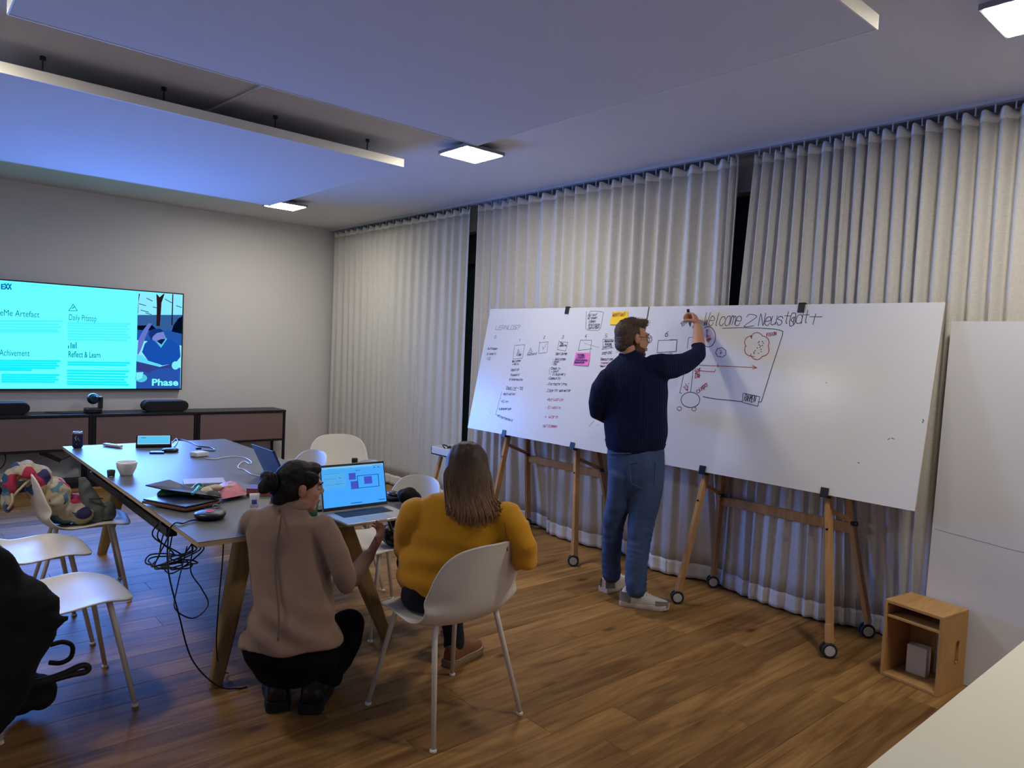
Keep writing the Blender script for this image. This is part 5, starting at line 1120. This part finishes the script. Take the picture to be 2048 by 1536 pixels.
# jeans
m_jean = mat('blue_denim', '354a6e', .85, bump=(400, .2, .001), var=(9, .45))
je = MB().loft([(c6(309,700), px_r(132), .118), (c6(309,740), px_r(136), .125), (c6(311,800), px_r(136), .135), (c6(313,860), px_r(130), .132), (c6(312,905), px_r(118), .115)], rt, 26)
legL = [(c6(250,840,D+.0), px_r(68), .105), (c6(238,900,D+.02), px_r(60), .10), (c6(226,985,D+.04), px_r(58), .09), (c6(204,1080,D+.09), px_r(51), .075), (c6(197,1180,D+.13), px_r(48), .068), (c6(193,1270,D+.17), px_r(46), .065), (c6(194,1325,D+.19), px_r(46), .066)]
legR = [(c6(362,850,D-.02), px_r(82), .11), (c6(360,910,D-.03), px_r(77), .108), (c6(352,990,D-.04), px_r(70), .098), (c6(334,1080,D-.05), px_r(61), .08), (c6(324,1170,D-.07), px_r(54), .073), (c6(313,1270,D-.09), px_r(51), .068), (c6(310,1350,D-.10), px_r(49), .066), (c6(312,1392,D-.10), px_r(48), .07)]
je.loft(legL, CR, 22); je.loft(legR, CR, 22)
def jnd(co, no):
    z = co[:, 2]; knee = np.exp(-((z-.48)/.16)**2)+1.2*np.exp(-((z-.16)/.09)**2)
    return .0016*knee*np.sin(z*120+22*co[:, 1]+5*np.sin(co[:, 0]*31+z*17))+.0035*nz(co, 15, 5)+.0022*knee*nz(co, 62, 2)
link('jeans', fuse(je, 'jeans', .008, 4, jnd), m_jean, man, smooth=True)
m_stitch = mat('denim_seam', '3f5a78', .8)
def back_of(x, y, off): 
    return c6(x, y, D-off)
for pts in ([(278,792),(405,790),(398,905),(345,918),(290,890),(278,792)], [(178,770),(205,775),(210,830),(190,850)]):
    MB().tube([c6(x, y, D-.135+.00*x) for x, y in pts], .0025, 5).build('pocket_seam', m_stitch, man)
MB().tube([c6(309+134*math.cos(a), 748+0*math.sin(a), D-.118*math.sin(a)) for a in [math.pi*k/16 for k in range(17)]], .0035, 5).build('waist_seam', m_stitch, man)
# body: head, neck, arms, hands, legs in one continuous mesh
hc = P(1264, 677, D); hfwd = (CR*.93+CF*.37-CU*.03).normalized()
hb, HM = head_mb(hc, hfwd, Vector((0,0,1))*1.0+CR*.03, 1.02, c6(285,310), .058)
body = hb
body.loft([(p_, a_*.8, b__*.8) for p_, a_, b__ in torso[1:-1]], rt, 20); body.loft([(p_, a_*.75, b__*.75) for p_, a_, b__ in armL]+[(c6(235,545,D+.27), .03,.028)], CR, 14); body.loft([(p_, a_*.72, b__*.72) for p_, a_, b__ in armR[:-2]]+[(c6(608,235,D+.115), .045,.042), (c6(606,190,D+.175), .041,.037), (c6(604,155,D+.225), .033,.028)], CU, 16)
body.loft([(p_, a_*.8, b__*.8) for p_, a_, b__ in legL], CR, 14); body.loft([(p_, a_*.8, b__*.8) for p_, a_, b__ in legR], CR, 14)
wr = c6(604,155,D+.225); kn = c6(592,108,D+.275); hd = (kn-wr).normalized()
pn = (-CR*.75+CF*.55).normalized()
tips = hand(body, wr, (hd*.9+CR*.0).normalized(), (-CR*.8+CF*.45+CU*.1).normalized(), (-CR*.3+CF*.1-CF*.9).normalized()*1.0, ((62,58,30),(64,60,32),(66,62,34),(70,64,36)), (.5,.3,.75,(18,14,10)), 3, 1.1)
hand(body, c6(235,545,D+.27), (CR*.6+CF*.6).normalized(), (CU*.2-CR*.6+CF*.6).normalized(), CU, ((30,35,20),)*4, (.7,.7,.2,(10,15,10)), 4)
link('body', fuse(body, 'body', .0052, 3), m_skin, man, smooth=True)
face_parts(man, HM, mat('brow_brown', '3a2a1c', .9))
m_hair = mat('short_brown_hair', '554233', .8, bump=(160, .9, .006), var=(70, .5))
hr = MB()
for q, rr in (((0,-.028,.040),(.078,.091,.081)), ((0,-.05,.0),(.075,.061,.072)), ((0,-.066,-.045),(.052,.042,.042)), ((0,.052,.098),(.05,.042,.026)), ((0,.078,.108),(.038,.022,.017)), ((0,.0,.075),(.066,.08,.05)), ((.07,-.005,.03),(.010,.02,.03)), ((-.07,-.005,.03),(.010,.02,.03))): hr.ell(q, rr, HM, 20, 12)
link('hair', fuse(hr, 'hair', .005, 2, lambda co, no: .0013*nz(co, 190, 2)+.0012*nz(co, 330, 5)), m_hair, man, smooth=True)
tf = MB(); rg = random.Random(4)
for k in range(520):
    th, ph = rg.uniform(0, 1.25), rg.uniform(0, 2*math.pi); v = Vector((math.sin(th)*math.cos(ph)*.077, -.016+math.sin(th)*math.sin(ph)*.098, .040+math.cos(th)*.080))
    if v.y > .05: v.z += .012; v.y += .012
    d_ = Vector((v.x*.5, .05+v.y*.35, .08)).normalized(); L = .010+(.026 if v.y > .02 else .006)*rg.random()
    tf.tube([HM @ v, HM @ (v+d_*L*.6), HM @ (v+d_*L+Vector((0,.006,0)))], [.0016,.0012,.0004], 4)
tf.build('hair_tufts', m_hair, man)['kind'] = 'stuff'
bd = MB()
for q, rr in (((0,.069,-.094),(.0315,.0315,.0265)), ((.0375,.026,-.069),(.0285,.0495,.0335)), ((-.0375,.026,-.069),(.0285,.0495,.0335)), ((.058,.006,-.035),(.012,.018,.028)), ((-.058,.006,-.035),(.012,.018,.028)), ((0,.0965,-.045),(.022,.009,.005))): bd.ell(q, rr, HM, 16, 10)
link('beard', fuse(bd, 'beard', .005, 2, lambda co, no: .0012*nz(co, 300, 2)), mat('beard_brown', '5d4232', .95, bump=(300, .6, .003)), man, smooth=True)
gl = thing('spectacles', 'dark round-rimmed glasses worn by the standing man', 'glasses', tuple(HM @ Vector((0,.1,.0))))
m_rim = mat('spectacle_frame', '15130f', .3)
for sx in (-1, 1):
    cl = Vector((sx*.033,.106,.002)); q = MB().tube([HM @ (cl+Vector((math.cos(a)*.025, -abs(math.cos(a))*.0, math.sin(a)*.022))) for a in [2*math.pi*k/22 for k in range(23)]], .0019, 6).build('rim', m_rim, gl, smooth=True)
    MB().poly([HM @ (cl+Vector((math.cos(a)*.024, 0, math.sin(a)*.021))) for a in [2*math.pi*k/22 for k in range(22)]]).build('lens', mat('lens_clear', 'ffffff', .02, trans=.97), q, fixn=False)
    MB().tube([HM @ Vector((sx*.058,.106,.008)), HM @ Vector((sx*.079,.086,.01)), HM @ Vector((sx*.086,.0,.012)), HM @ Vector((sx*.086,-.012,.0))], .0018, 6).build('temple', m_rim, gl, smooth=True)
MB().tube([HM @ Vector((-.009,.114,.006)), HM @ Vector((0,.117,.009)), HM @ Vector((.009,.114,.006))], .0018, 6).build('bridge', m_rim, gl)
# shoes
m_sneak = mat('sneaker_white_leather', 'cfc9bf', .55, var=(14, .12)); m_taupe = mat('sneaker_taupe_suede', '857a70', .9); m_sole = mat('sneaker_sole', 'c9c2b4', .7)
for (h_, t_) in (((3.515,2.885,0),(3.685,2.625,0)), ((3.585,3.09,0),(3.885,3.10,0))):
    so, up, (a, f, s, L) = shoe(man, Vector(h_), Vector(t_), .104, m_sneak, m_sole, 'sneaker', .10, .030)
    for u0, u1, ww, hh in ((.0,.22,.47,.062), (.72,.97,.47,.034)):
        rr = []
        for k in range(8):
            u = u0+(u1-u0)*k/7; w_ = ww*(math.sqrt(max(.04, 1-((u-.5)/.53)**4))); rr.append((u, w_))
        mb = MB()
        for sg in (-1, 1): mb.grid(lambda uu, vv: a+f*(L*(u0+(u1-u0)*uu))+s*(sg*.104*(rr[min(7, int(uu*7))][1]*(1-.18*vv)+.012))+Vector((0,0,.026+hh*vv)), 7, 3)
        mb.build('suede_panel', m_taupe, up, solid=.004)
    for k in range(5):
        u = .36+.06*k; zz = .028+.10*(.93-.085*k*1.0)*.98; MB().tube([a+f*(L*u)+s*.026+Vector((0,0,zz-.012)), a+f*(L*(u+.01))+Vector((0,0,zz+.002)), a+f*(L*u)-s*.026+Vector((0,0,zz-.012))], .0032, 6).build('lace', mat('lace_white', 'd8d4cc', .8), up)
# marker in the hand: a thing of its own
t = thing('whiteboard_marker', 'black-capped grey marker held against the whiteboard', 'marker', tuple(tips[0]))
m0 = P(1376.5, 623, D+.28); m1 = P(1379.5, 645, D+.32)
dm = (m1-m0).normalized(); MB().cyl(m0+dm*.02, m0+dm*.095, .0085, n=14).build('barrel', mat('marker_grey_barrel', '6f726f', .4), t); MB().cyl(m0-dm*.015, m0+dm*.022, .0092, n=14).build('cap', m_plas, t); MB().cyl(m0+dm*.095, m0+dm*.115, .006, .002, 10).build('tip', m_plas, t)

# ---------------------------------------------------------------- crouching woman
D = 3.03; mp = D/FPX
wo = thing('person', 'woman with dark bun in a beige top crouching at the table', 'person', (1.29, 2.85, 0))
def c4(x, y, d=None): return P(400+x/2.4, 860+y/2.4, D if d is None else d)
def pr(n): return n/2.4*mp
rt = CR
top = [(c4(437,1016,2.97), pr(243), .172), (c4(438,960,2.97), pr(222), .162), (c4(442,900,2.98), pr(202), .15), (c4(448,800,3.0), pr(187), .13), (c4(437,700,3.02), pr(186), .12), (c4(418,600,3.04), pr(184), .115), (c4(412,520,3.05), pr(188), .11), (c4(414,455,3.06), pr(192), .10), (c4(420,415,3.07), pr(160), .085), (c4(430,390,3.08), pr(112), .07), (c4(436,372,3.085), pr(82), .062), (c4(438,360,3.09), pr(74), .058)]
tp_ = MB().loft(top, rt, 28, True, True)
aR = [(c4(580,460,3.04), .054,.058), (c4(622,525,3.02), .052,.052), (c4(660,600,3.0), .052,.052), (c4(690,690,2.99), .047,.047), (c4(706,735,3.0), .045,.045), (c4(735,710,3.05), .043,.043), (c4(775,650,3.12), .037,.037), (c4(812,600,3.17), .031,.031)]
tp_.loft(aR, CF, 18)
aL = [(c4(262,440,3.06), .058,.06), (c4(243,462,3.12), .054,.054), (c4(238,490,3.2), .048,.048), (c4(250,500,3.27), .045,.045), (c4(300,440,3.26), .036,.036), (c4(330,400,3.22), .03,.03)]
tp_.loft(aL, CR, 16)
def td(co, no):
    z = co[:, 2]; return .0055*np.exp(-((z-.40)/.15)**2)*np.sin(co @ np.array([26., -20, 38])+2*np.sin(co[:, 2]*14))+.004*nz(co, 15, 2)+.0014*nz(co, 40, 6)
m_beige = mat('beige_jersey', '8f7460', .9, bump=(250, .12, .001), sheen=.1)
link('top', fuse(tp_, 'top', .0085, 5, td), m_beige, wo, smooth=True)
MB().tube(spline([c4(382,372,3.085-.062), c4(388,420,3.06-.098), c4(375,520,3.05-.112), c4(362,600,3.04-.117), c4(362,700,3.02-.126), c4(372,800,3.0-.137), c4(378,900,2.98-.156), c4(375,1012,2.97-.176)], 6), .004, 6).build('back_seam', mat('beige_seam', '6e5747', .9), wo, smooth=True)
MB().tube([c4(440+76*math.cos(a), 366-9*math.sin(a), 3.088+.06*math.sin(a)) for a in [2*math.pi*k/22 for k in range(23)]], .011, 8).build('collar', m_beige, wo, smooth=True)
m_trs = mat('black_trousers', '040509', .95, spec=.2)
tr_ = MB().loft([(c4(440,985,2.97), pr(222), .15), (c4(430,1040,2.97), pr(222), .165), (c4(426,1085,2.98), pr(205), .15)], rt, 26)
tr_.loft([(c4(560,1080,2.98), .09,.09), (c4(640,1010,3.08), .085,.085), (c4(705,940,3.2), .073,.073), (c4(722,930,3.25), .068,.068)], CR, 18)
tr_.loft([(c4(722,930,3.25), .066,.066), (c4(708,1010,3.2), .064,.064), (c4(670,1090,3.12), .062,.062), (c4(625,1140,3.05), .062,.062), (c4(605,1168,3.02), .062,.055)], CR, 18)
tr_.loft([(c4(400,1080,3.0), .09,.09), (c4(390,1000,3.2), .08,.08), (c4(380,930,3.38), .066,.066)], CR, 18)
tr_.loft([(c4(380,930,3.38), .064,.064), (c4(380,1050,3.26), .06,.06), (c4(382,1130,3.12), .058,.058), (c4(385,1165,3.06), .058,.055)], CR, 18)
tr_.loft([(c4(625,1130,3.03), .05,.03), (c4(645,1200,3.03), .042,.02), (c4(655,1222,3.03), .025,.012)], CR, 12)
link('trousers', fuse(tr_, 'trousers', .009, 4, lambda co, no: .003*nz(co, 22, 2)), m_trs, wo, smooth=True)
hc = P(598, 974, 3.10); hfwd = (CR*.83+CF*.54-CU*.12).normalized()
hb, HM = head_mb(hc, hfwd, Vector((0,0,1))-CF*.05, .90, c4(430,395,3.085), .045)
body = hb; body.loft([(p_, a_*.78, b__*.78) for p_, a_, b__ in top[1:-1]], rt, 18)
body.loft([(p_, a_*.72, b__*.72) for p_, a_, b__ in aR]+[(c4(825,580,3.19), .024,.022)], CF, 14); body.loft([(p_, a_*.72, b__*.72) for p_, a_, b__ in aL]+[(c4(340,385,3.2), .024,.022)], CR, 14)
body.loft([(c4(560,1080,2.98), .07,.07), (c4(640,1010,3.08), .065,.065), (c4(722,930,3.25), .052,.052), (c4(670,1090,3.12), .046,.046), (c4(605,1150,3.03), .035,.035)], CR, 12); body.loft([(c4(400,1080,3.0), .07,.07), (c4(380,930,3.38), .05,.05), (c4(382,1150,3.12), .045,.045), (c4(385,1150,3.08), .035,.035)], CR, 12)
hand(body, c4(822,585,3.185), (CR*.45+CU*.85+CF*.15).normalized(), (-CR*.75+CU*.35-CF*.35).normalized(), (-CF*.6-CR*.4).normalized(), ((22,25,15),(28,30,18),(32,34,20),(36,36,22)), (.75,.5,.35,(8,12,8)), 6, .92)
hand(body, c4(340,385,3.2), (CU*.8+CR*.3-CF*.3).normalized(), (CR*.8-CU*.2).normalized(), -CF, ((35,30,20),)*4, (.7,.6,.2,(8,10,8)), 3, .88)
link('body', fuse(body, 'body', .0052, 3), m_skinw, wo, smooth=True)
face_parts(wo, HM, mat('brow_dark', '1d1612', .9), lips='8f4a48')
m_dhair = mat('dark_brown_hair', '140e0c', .68, spec=.3, bump=(90, .6, .005), var=(40, .5))
hr = MB()
for q, rr in (((0,-.016,.046),(.083,.103,.084)), ((0,-.045,.0),(.081,.078,.085)), ((0,-.075,-.052),(.060,.050,.050)), ((.070,.025,.055),(.016,.045,.035)), ((-.070,.025,.055),(.016,.045,.035)), ((0,.05,.095),(.055,.045,.028)), ((0,-.145,.018),(.050,.042,.046)), ((.012,-.165,-.005),(.036,.030,.034)), ((-.01,-.155,.04),(.038,.03,.03))): hr.ell(q, rr, HM, 20, 12)
link('hair', fuse(hr, 'hair', .005, 3, lambda co, no: .0022*nz(co, 120, 4)), m_dhair, wo, smooth=True)
st = MB(); rg = random.Random(9)
for k in range(16):
    a = k*.42; c_b = Vector((0,-.15,.015)); pts = []
    for j in range(14):
        b2_ = a+j*.45; r_ = .040+.010*math.sin(k+j*.3); pts.append(HM @ (c_b+Vector((r_*math.cos(b2_)*.95, -.02*math.sin(k*1.7)+.01, r_*math.sin(b2_)))))
    st.tube(pts, .006, 5)
st.build('bun_strands', m_dhair, wo, smooth=True)['kind'] = 'stuff'
MB().ell((.084,-.014,-.036), (.004,.004,.004), HM, 8, 6).build('ear_stud', mat('ear_silver', 'd0d0d0', .2, 1), wo)
m_boot = mat('black_boot_leather', '0a0b0e', .35); m_bsole = mat('black_boot_sole', '060607', .8)
for hx, hy, an in ((1.262,2.835,20), (1.355,2.742,40)):
    a = math.radians(an); f = Vector((math.sin(a), math.cos(a), 0)); h0 = Vector((hx,hy,0))
    so, up, _ = shoe(wo, h0, h0+f*.28, .116, m_boot, m_bsole, 'boot', .10, .045)
    sh = MB().loft([(h0+f*.065+Vector((0,0,.06)), .050,.062), (h0+f*.07+Vector((0,0,.14)), .048,.056), (h0+f*.085+Vector((0,0,.24)), .052,.056)], Vector((f.y,-f.x,0)), 18)
    link('boot_shaft', fuse(sh, 'shaft', .007, 2, lambda co, no: .002*nz(co, 60, 1)), m_boot, wo, smooth=True)
# ---------------------------------------------------------------- seated woman in mustard jumper
D = 3.09; mp = D/FPX
wy = thing('person', 'woman with long brown hair in a mustard jumper seated on the near chair', 'person', (1.85, 2.5, 0))
rt = (CR*.97-CF*.2).normalized()
top = [(c4(1160,790,3.10), pr(222), .10), (c4(1166,765,3.10), pr(240), .145), (c4(1185,720,3.09), pr(250), .15), (c4(1215,640,3.08), pr(250), .14), (c4(1232,570,3.07), pr(246), .132), (c4(1243,500,3.06), pr(246), .125), (c4(1250,440,3.06), pr(242), .115), (c4(1255,395,3.06), pr(222), .10), (c4(1262,360,3.06), pr(170), .085), (c4(1275,335,3.065), pr(105), .07), (c4(1282,318,3.07), pr(80), .06)]
tm = MB().loft(top, rt, 30)
aL = [(c4(1045,400,3.08), .075,.08), (c4(1008,460,3.1), .068,.07), (c4(992,530,3.14), .06,.062), (c4(1000,600,3.2), .055,.055), (c4(1050,600,3.32), .048,.048), (c4(1110,560,3.42), .04,.04)]
aRr = [(c4(1460,420,3.02), .078,.08), (c4(1520,490,2.99), .068,.068), (c4(1550,560,2.98), .060,.060), (c4(1560,610,3.0), .055,.055), (c4(1520,625,3.1), .050,.050), (c4(1450,600,3.25), .043,.043)]
tm.loft(aL, CR, 18); tm.loft(aRr, CR, 18)
def md(co, no):
    z = co[:, 2]; w = np.exp(-((z-.66)/.10)**2)
    f1_ = np.sin(z*62+5*(co @ np.array(CR))*1.6+2.2*np.sin((co @ np.array(CR))*9)); return .0055*w*f1_+.005*nz(co, 14, 1)+.0022*nz(co, 40, 3)
m_must = mat('mustard_knit', 'd0920d', .95, bump=(300, .15, .001), sheen=.15)
link('jumper', fuse(tm, 'jumper', .009, 4, md), m_must, wy, smooth=True)
MB().tube(spline([c4(1440,380,2.955), c4(1462,440,2.94), c4(1470,510,2.935), c4(1475,580,2.935)], 5), .0025, 5).build('shoulder_seam', mat('mustard_seam', '8a5d08', .95), wy, smooth=True)
tt = MB()
hipc = Vector((1.84, 2.47, .545)); ry = Vector((1,0,0))
tt.loft([(hipc+Vector((-.03,.0,.05)), .165,.10), (hipc+Vector((-.02,.01,.0)), .185,.125), (hipc+Vector((0,.04,-.02)), .18,.09)], ry, 24)
kR, kL = Vector((2.12, 2.88, .50)), Vector((1.97, 2.96, .50)); aRt, aLt = Vector((2.15, 2.80, .10)), Vector((2.36, 3.12, .10))
for h_, k_, a_ in ((Vector((1.93,2.48,.53)), kR, aRt), (Vector((1.79,2.50,.53)), kL, aLt)):
    tt.loft([(h_, .09,.075), (h_.lerp(k_, .5), .082,.07), (k_, .066,.06)], ry, 18); tt.loft([(k_, .06,.06), (k_.lerp(a_, .4), .058,.06), (a_+Vector((0,0,.03)), .05,.05), (a_+Vector((0,0,-.01)), .052,.052)], ry, 18)
link('trousers', fuse(tt, 'trousers', .009, 4, lambda co, no: .003*nz(co, 24, 2)), mat('navy_trousers', '0b101c', .9), wy, smooth=True)
m_bsh = mat('brown_shoe_leather', '7a4e30', .5, var=(20, .15)); m_bso = mat('shoe_sole_tan', '8a7358', .8)
for h_, t_ in ((Vector((2.09,2.775,0)), Vector((2.355,2.845,0))), (Vector((2.31,3.07,0)), Vector((2.50,3.24,0)))):
    so, up, (a, f, s, L) = shoe(wy, h_, t_, .098, m_bsh, m_bso, 'shoe', .105, .034)
    MB().tube(spline([a+f*(L*u)+s*(.049*w_)+Vector((0,0,.038)) for u, w_ in ((.02,.6),(.15,.93),(.4,.86),(.68,1.0),(.88,.84),(.99,.1))]+[a+f*(L*u)-s*(.049*w_)+Vector((0,0,.038)) for u, w_ in ((.88,.84),(.68,1.0),(.4,.86),(.15,.93),(.02,.6))], 4), .0025, 5).build('welt_stitch', mat('welt_cream', 'b8a27c', .8), up)
hc = P(932, 945, 3.10); hfwd = (CF*.93-CR*.32-CU*.08).normalized()
hb, HM = head_mb(hc, hfwd, (0,0,1), .97, c4(1270,345,3.065), .05)
body = hb; body.loft([(p_, a_*.78, b__*.78) for p_, a_, b__ in top[1:-1]], rt, 18)
body.loft([(p_, a_*.72, b__*.72) for p_, a_, b__ in aL]+[(c4(1125,550,3.46), .026,.024)], CR, 14); body.loft([(p_, a_*.72, b__*.72) for p_, a_, b__ in aRr]+[(c4(1430,590,3.29), .026,.024)], CR, 14)
for h_, k_, a_ in ((Vector((1.93,2.48,.53)), kR, aRt), (Vector((1.79,2.50,.53)), kL, aLt)): body.loft([(h_, .07,.055), (k_, .05,.046), (k_.lerp(a_, .5), .045,.045), (a_-Vector((0,0,.03)), .04,.04)], ry, 14)
hand(body, c4(1125,550,3.46), (CF*.6+CR*.6-CU*.2), (-CU*.9), CR*-1.0+CF*.3, ((25,25,15),)*4, (.7,.6,.2,(8,10,8)), 3, .9)
hand(body, c4(1430,590,3.29), (CF*.5-CR*.7-CU*.2), (-CU*.9), CR*1.0+CF*.3, ((25,25,15),)*4, (.7,.6,.2,(8,10,8)), 3, .9)
link('body', fuse(body, 'body', .0055, 3), m_skinw, wy, smooth=True)
face_parts(wy, HM, MATS['brow_dark'], lips='8f4a48')
m_lh = bpy.data.materials.new('long_brown_hair'); m_lh.use_nodes = True; nt = m_lh.node_tree; b_ = nt.nodes['Principled BSDF']; b_.inputs['Roughness'].default_value = .62
ge = node(nt, 'ShaderNodeTexCoord'); sx_ = node(nt, 'ShaderNodeSeparateXYZ'); nt.links.new(ge.outputs['Object'], sx_.inputs[0]); mr = node(nt, 'ShaderNodeMapRange'); mr.inputs[1].default_value = .80; mr.inputs[2].default_value = 1.12; mr.inputs[3].default_value = 1; mr.inputs[4].default_value = 0; nt.links.new(sx_.outputs[2], mr.inputs[0])
n_ = node(nt, 'ShaderNodeTexNoise'); n_.inputs['Scale'].default_value = 90; mpn = node(nt, 'ShaderNodeMapping'); mpn.inputs['Scale'].default_value = (1,1,.06); nt.links.new(ge.outputs['Object'], mpn.inputs['Vector']); nt.links.new(mpn.outputs[0], n_.inputs['Vector'])
ml = node(nt, 'ShaderNodeMath', operation='MULTIPLY'); nt.links.new(mr.outputs[0], ml.inputs[0]); nt.links.new(n_.outputs['Fac'], ml.inputs[1]); ml2 = node(nt, 'ShaderNodeMath', operation='MULTIPLY'); ml2.inputs[1].default_value = 1.5; nt.links.new(ml.outputs[0], ml2.inputs[0])
cr_ = node(nt, 'ShaderNodeValToRGB'); cr_.color_ramp.elements[0].color = (*hexc('3a281b'), 1); cr_.color_ramp.elements[1].color = (*hexc('b08350'), 1); nt.links.new(ml2.outputs[0], cr_.inputs[0]); nt.links.new(cr_.outputs[0], b_.inputs['Base Color'])
hr = MB()
for q, rr in (((0,-.016,.046),(.086,.104,.084)), ((0,-.045,.0),(.088,.080,.09)), ((0,-.055,-.06),(.090,.065,.08))): hr.ell(q, rr, HM, 20, 12)
mass = [(c4(1282,130,3.07), pr(100), .085), (c4(1282,200,3.05), pr(108), .08), (c4(1285,280,3.03), pr(112), .07), (c4(1300,350,3.0), pr(112), .05), (c4(1312,400,2.975), pr(95), .035), (c4(1318,440,2.965), pr(55), .02)]
hr.loft(mass, rt, 22)
link('hair', fuse(hr, 'hair', .006, 3, lambda co, no: .0012*np.sin((co @ np.array(rt))*190+3*np.sin(co[:, 2]*9))+.001*nz(co, 60, 3)), m_lh, wy, smooth=True)
st = MB(); rg = random.Random(12)
crown = HM @ Vector((0,-.03,.128))
for k in range(330):
    t_ = rg.uniform(-1, 1); side = t_; 
    x_top = 1285+side*70; x_mid = 1283+side*112; x_end = 1315+side*120+rg.uniform(-16,16); ye = 462-70*abs(side)**2.2+rg.uniform(-45,14); dep = 3.0-.055*math.sqrt(max(0, 1-side*side))
    p0_ = crown+rt*side*.03; p1_ = c4(x_top, 92+50*abs(side), 3.085-.085*math.sqrt(max(0.02, 1-side*side*.6)))
    p2_ = c4(x_mid, 210, 3.05-.09*math.sqrt(max(0.02, 1-side*side*.8))); p3_ = c4(x_mid+10+rg.uniform(-8,8), 310, 3.02-.078*math.sqrt(max(.02, 1-side*side*.8)))
    p4_ = c4(x_end, min(ye, 400)+0*rg.random(), dep-.02-rg.random()*.012); p5_ = c4(x_end+rg.uniform(-10,12), ye, dep-.03-rg.random()*.008)
    sp_ = spline([p0_, p1_, p2_, p3_, p4_, p5_], 4); st.tube(sp_, [.0035]*(len(sp_)-3)+[.0026,.0016,.0006], 4)
st.build('hair_strands', m_lh, wy, smooth=True)['kind'] = 'stuff'
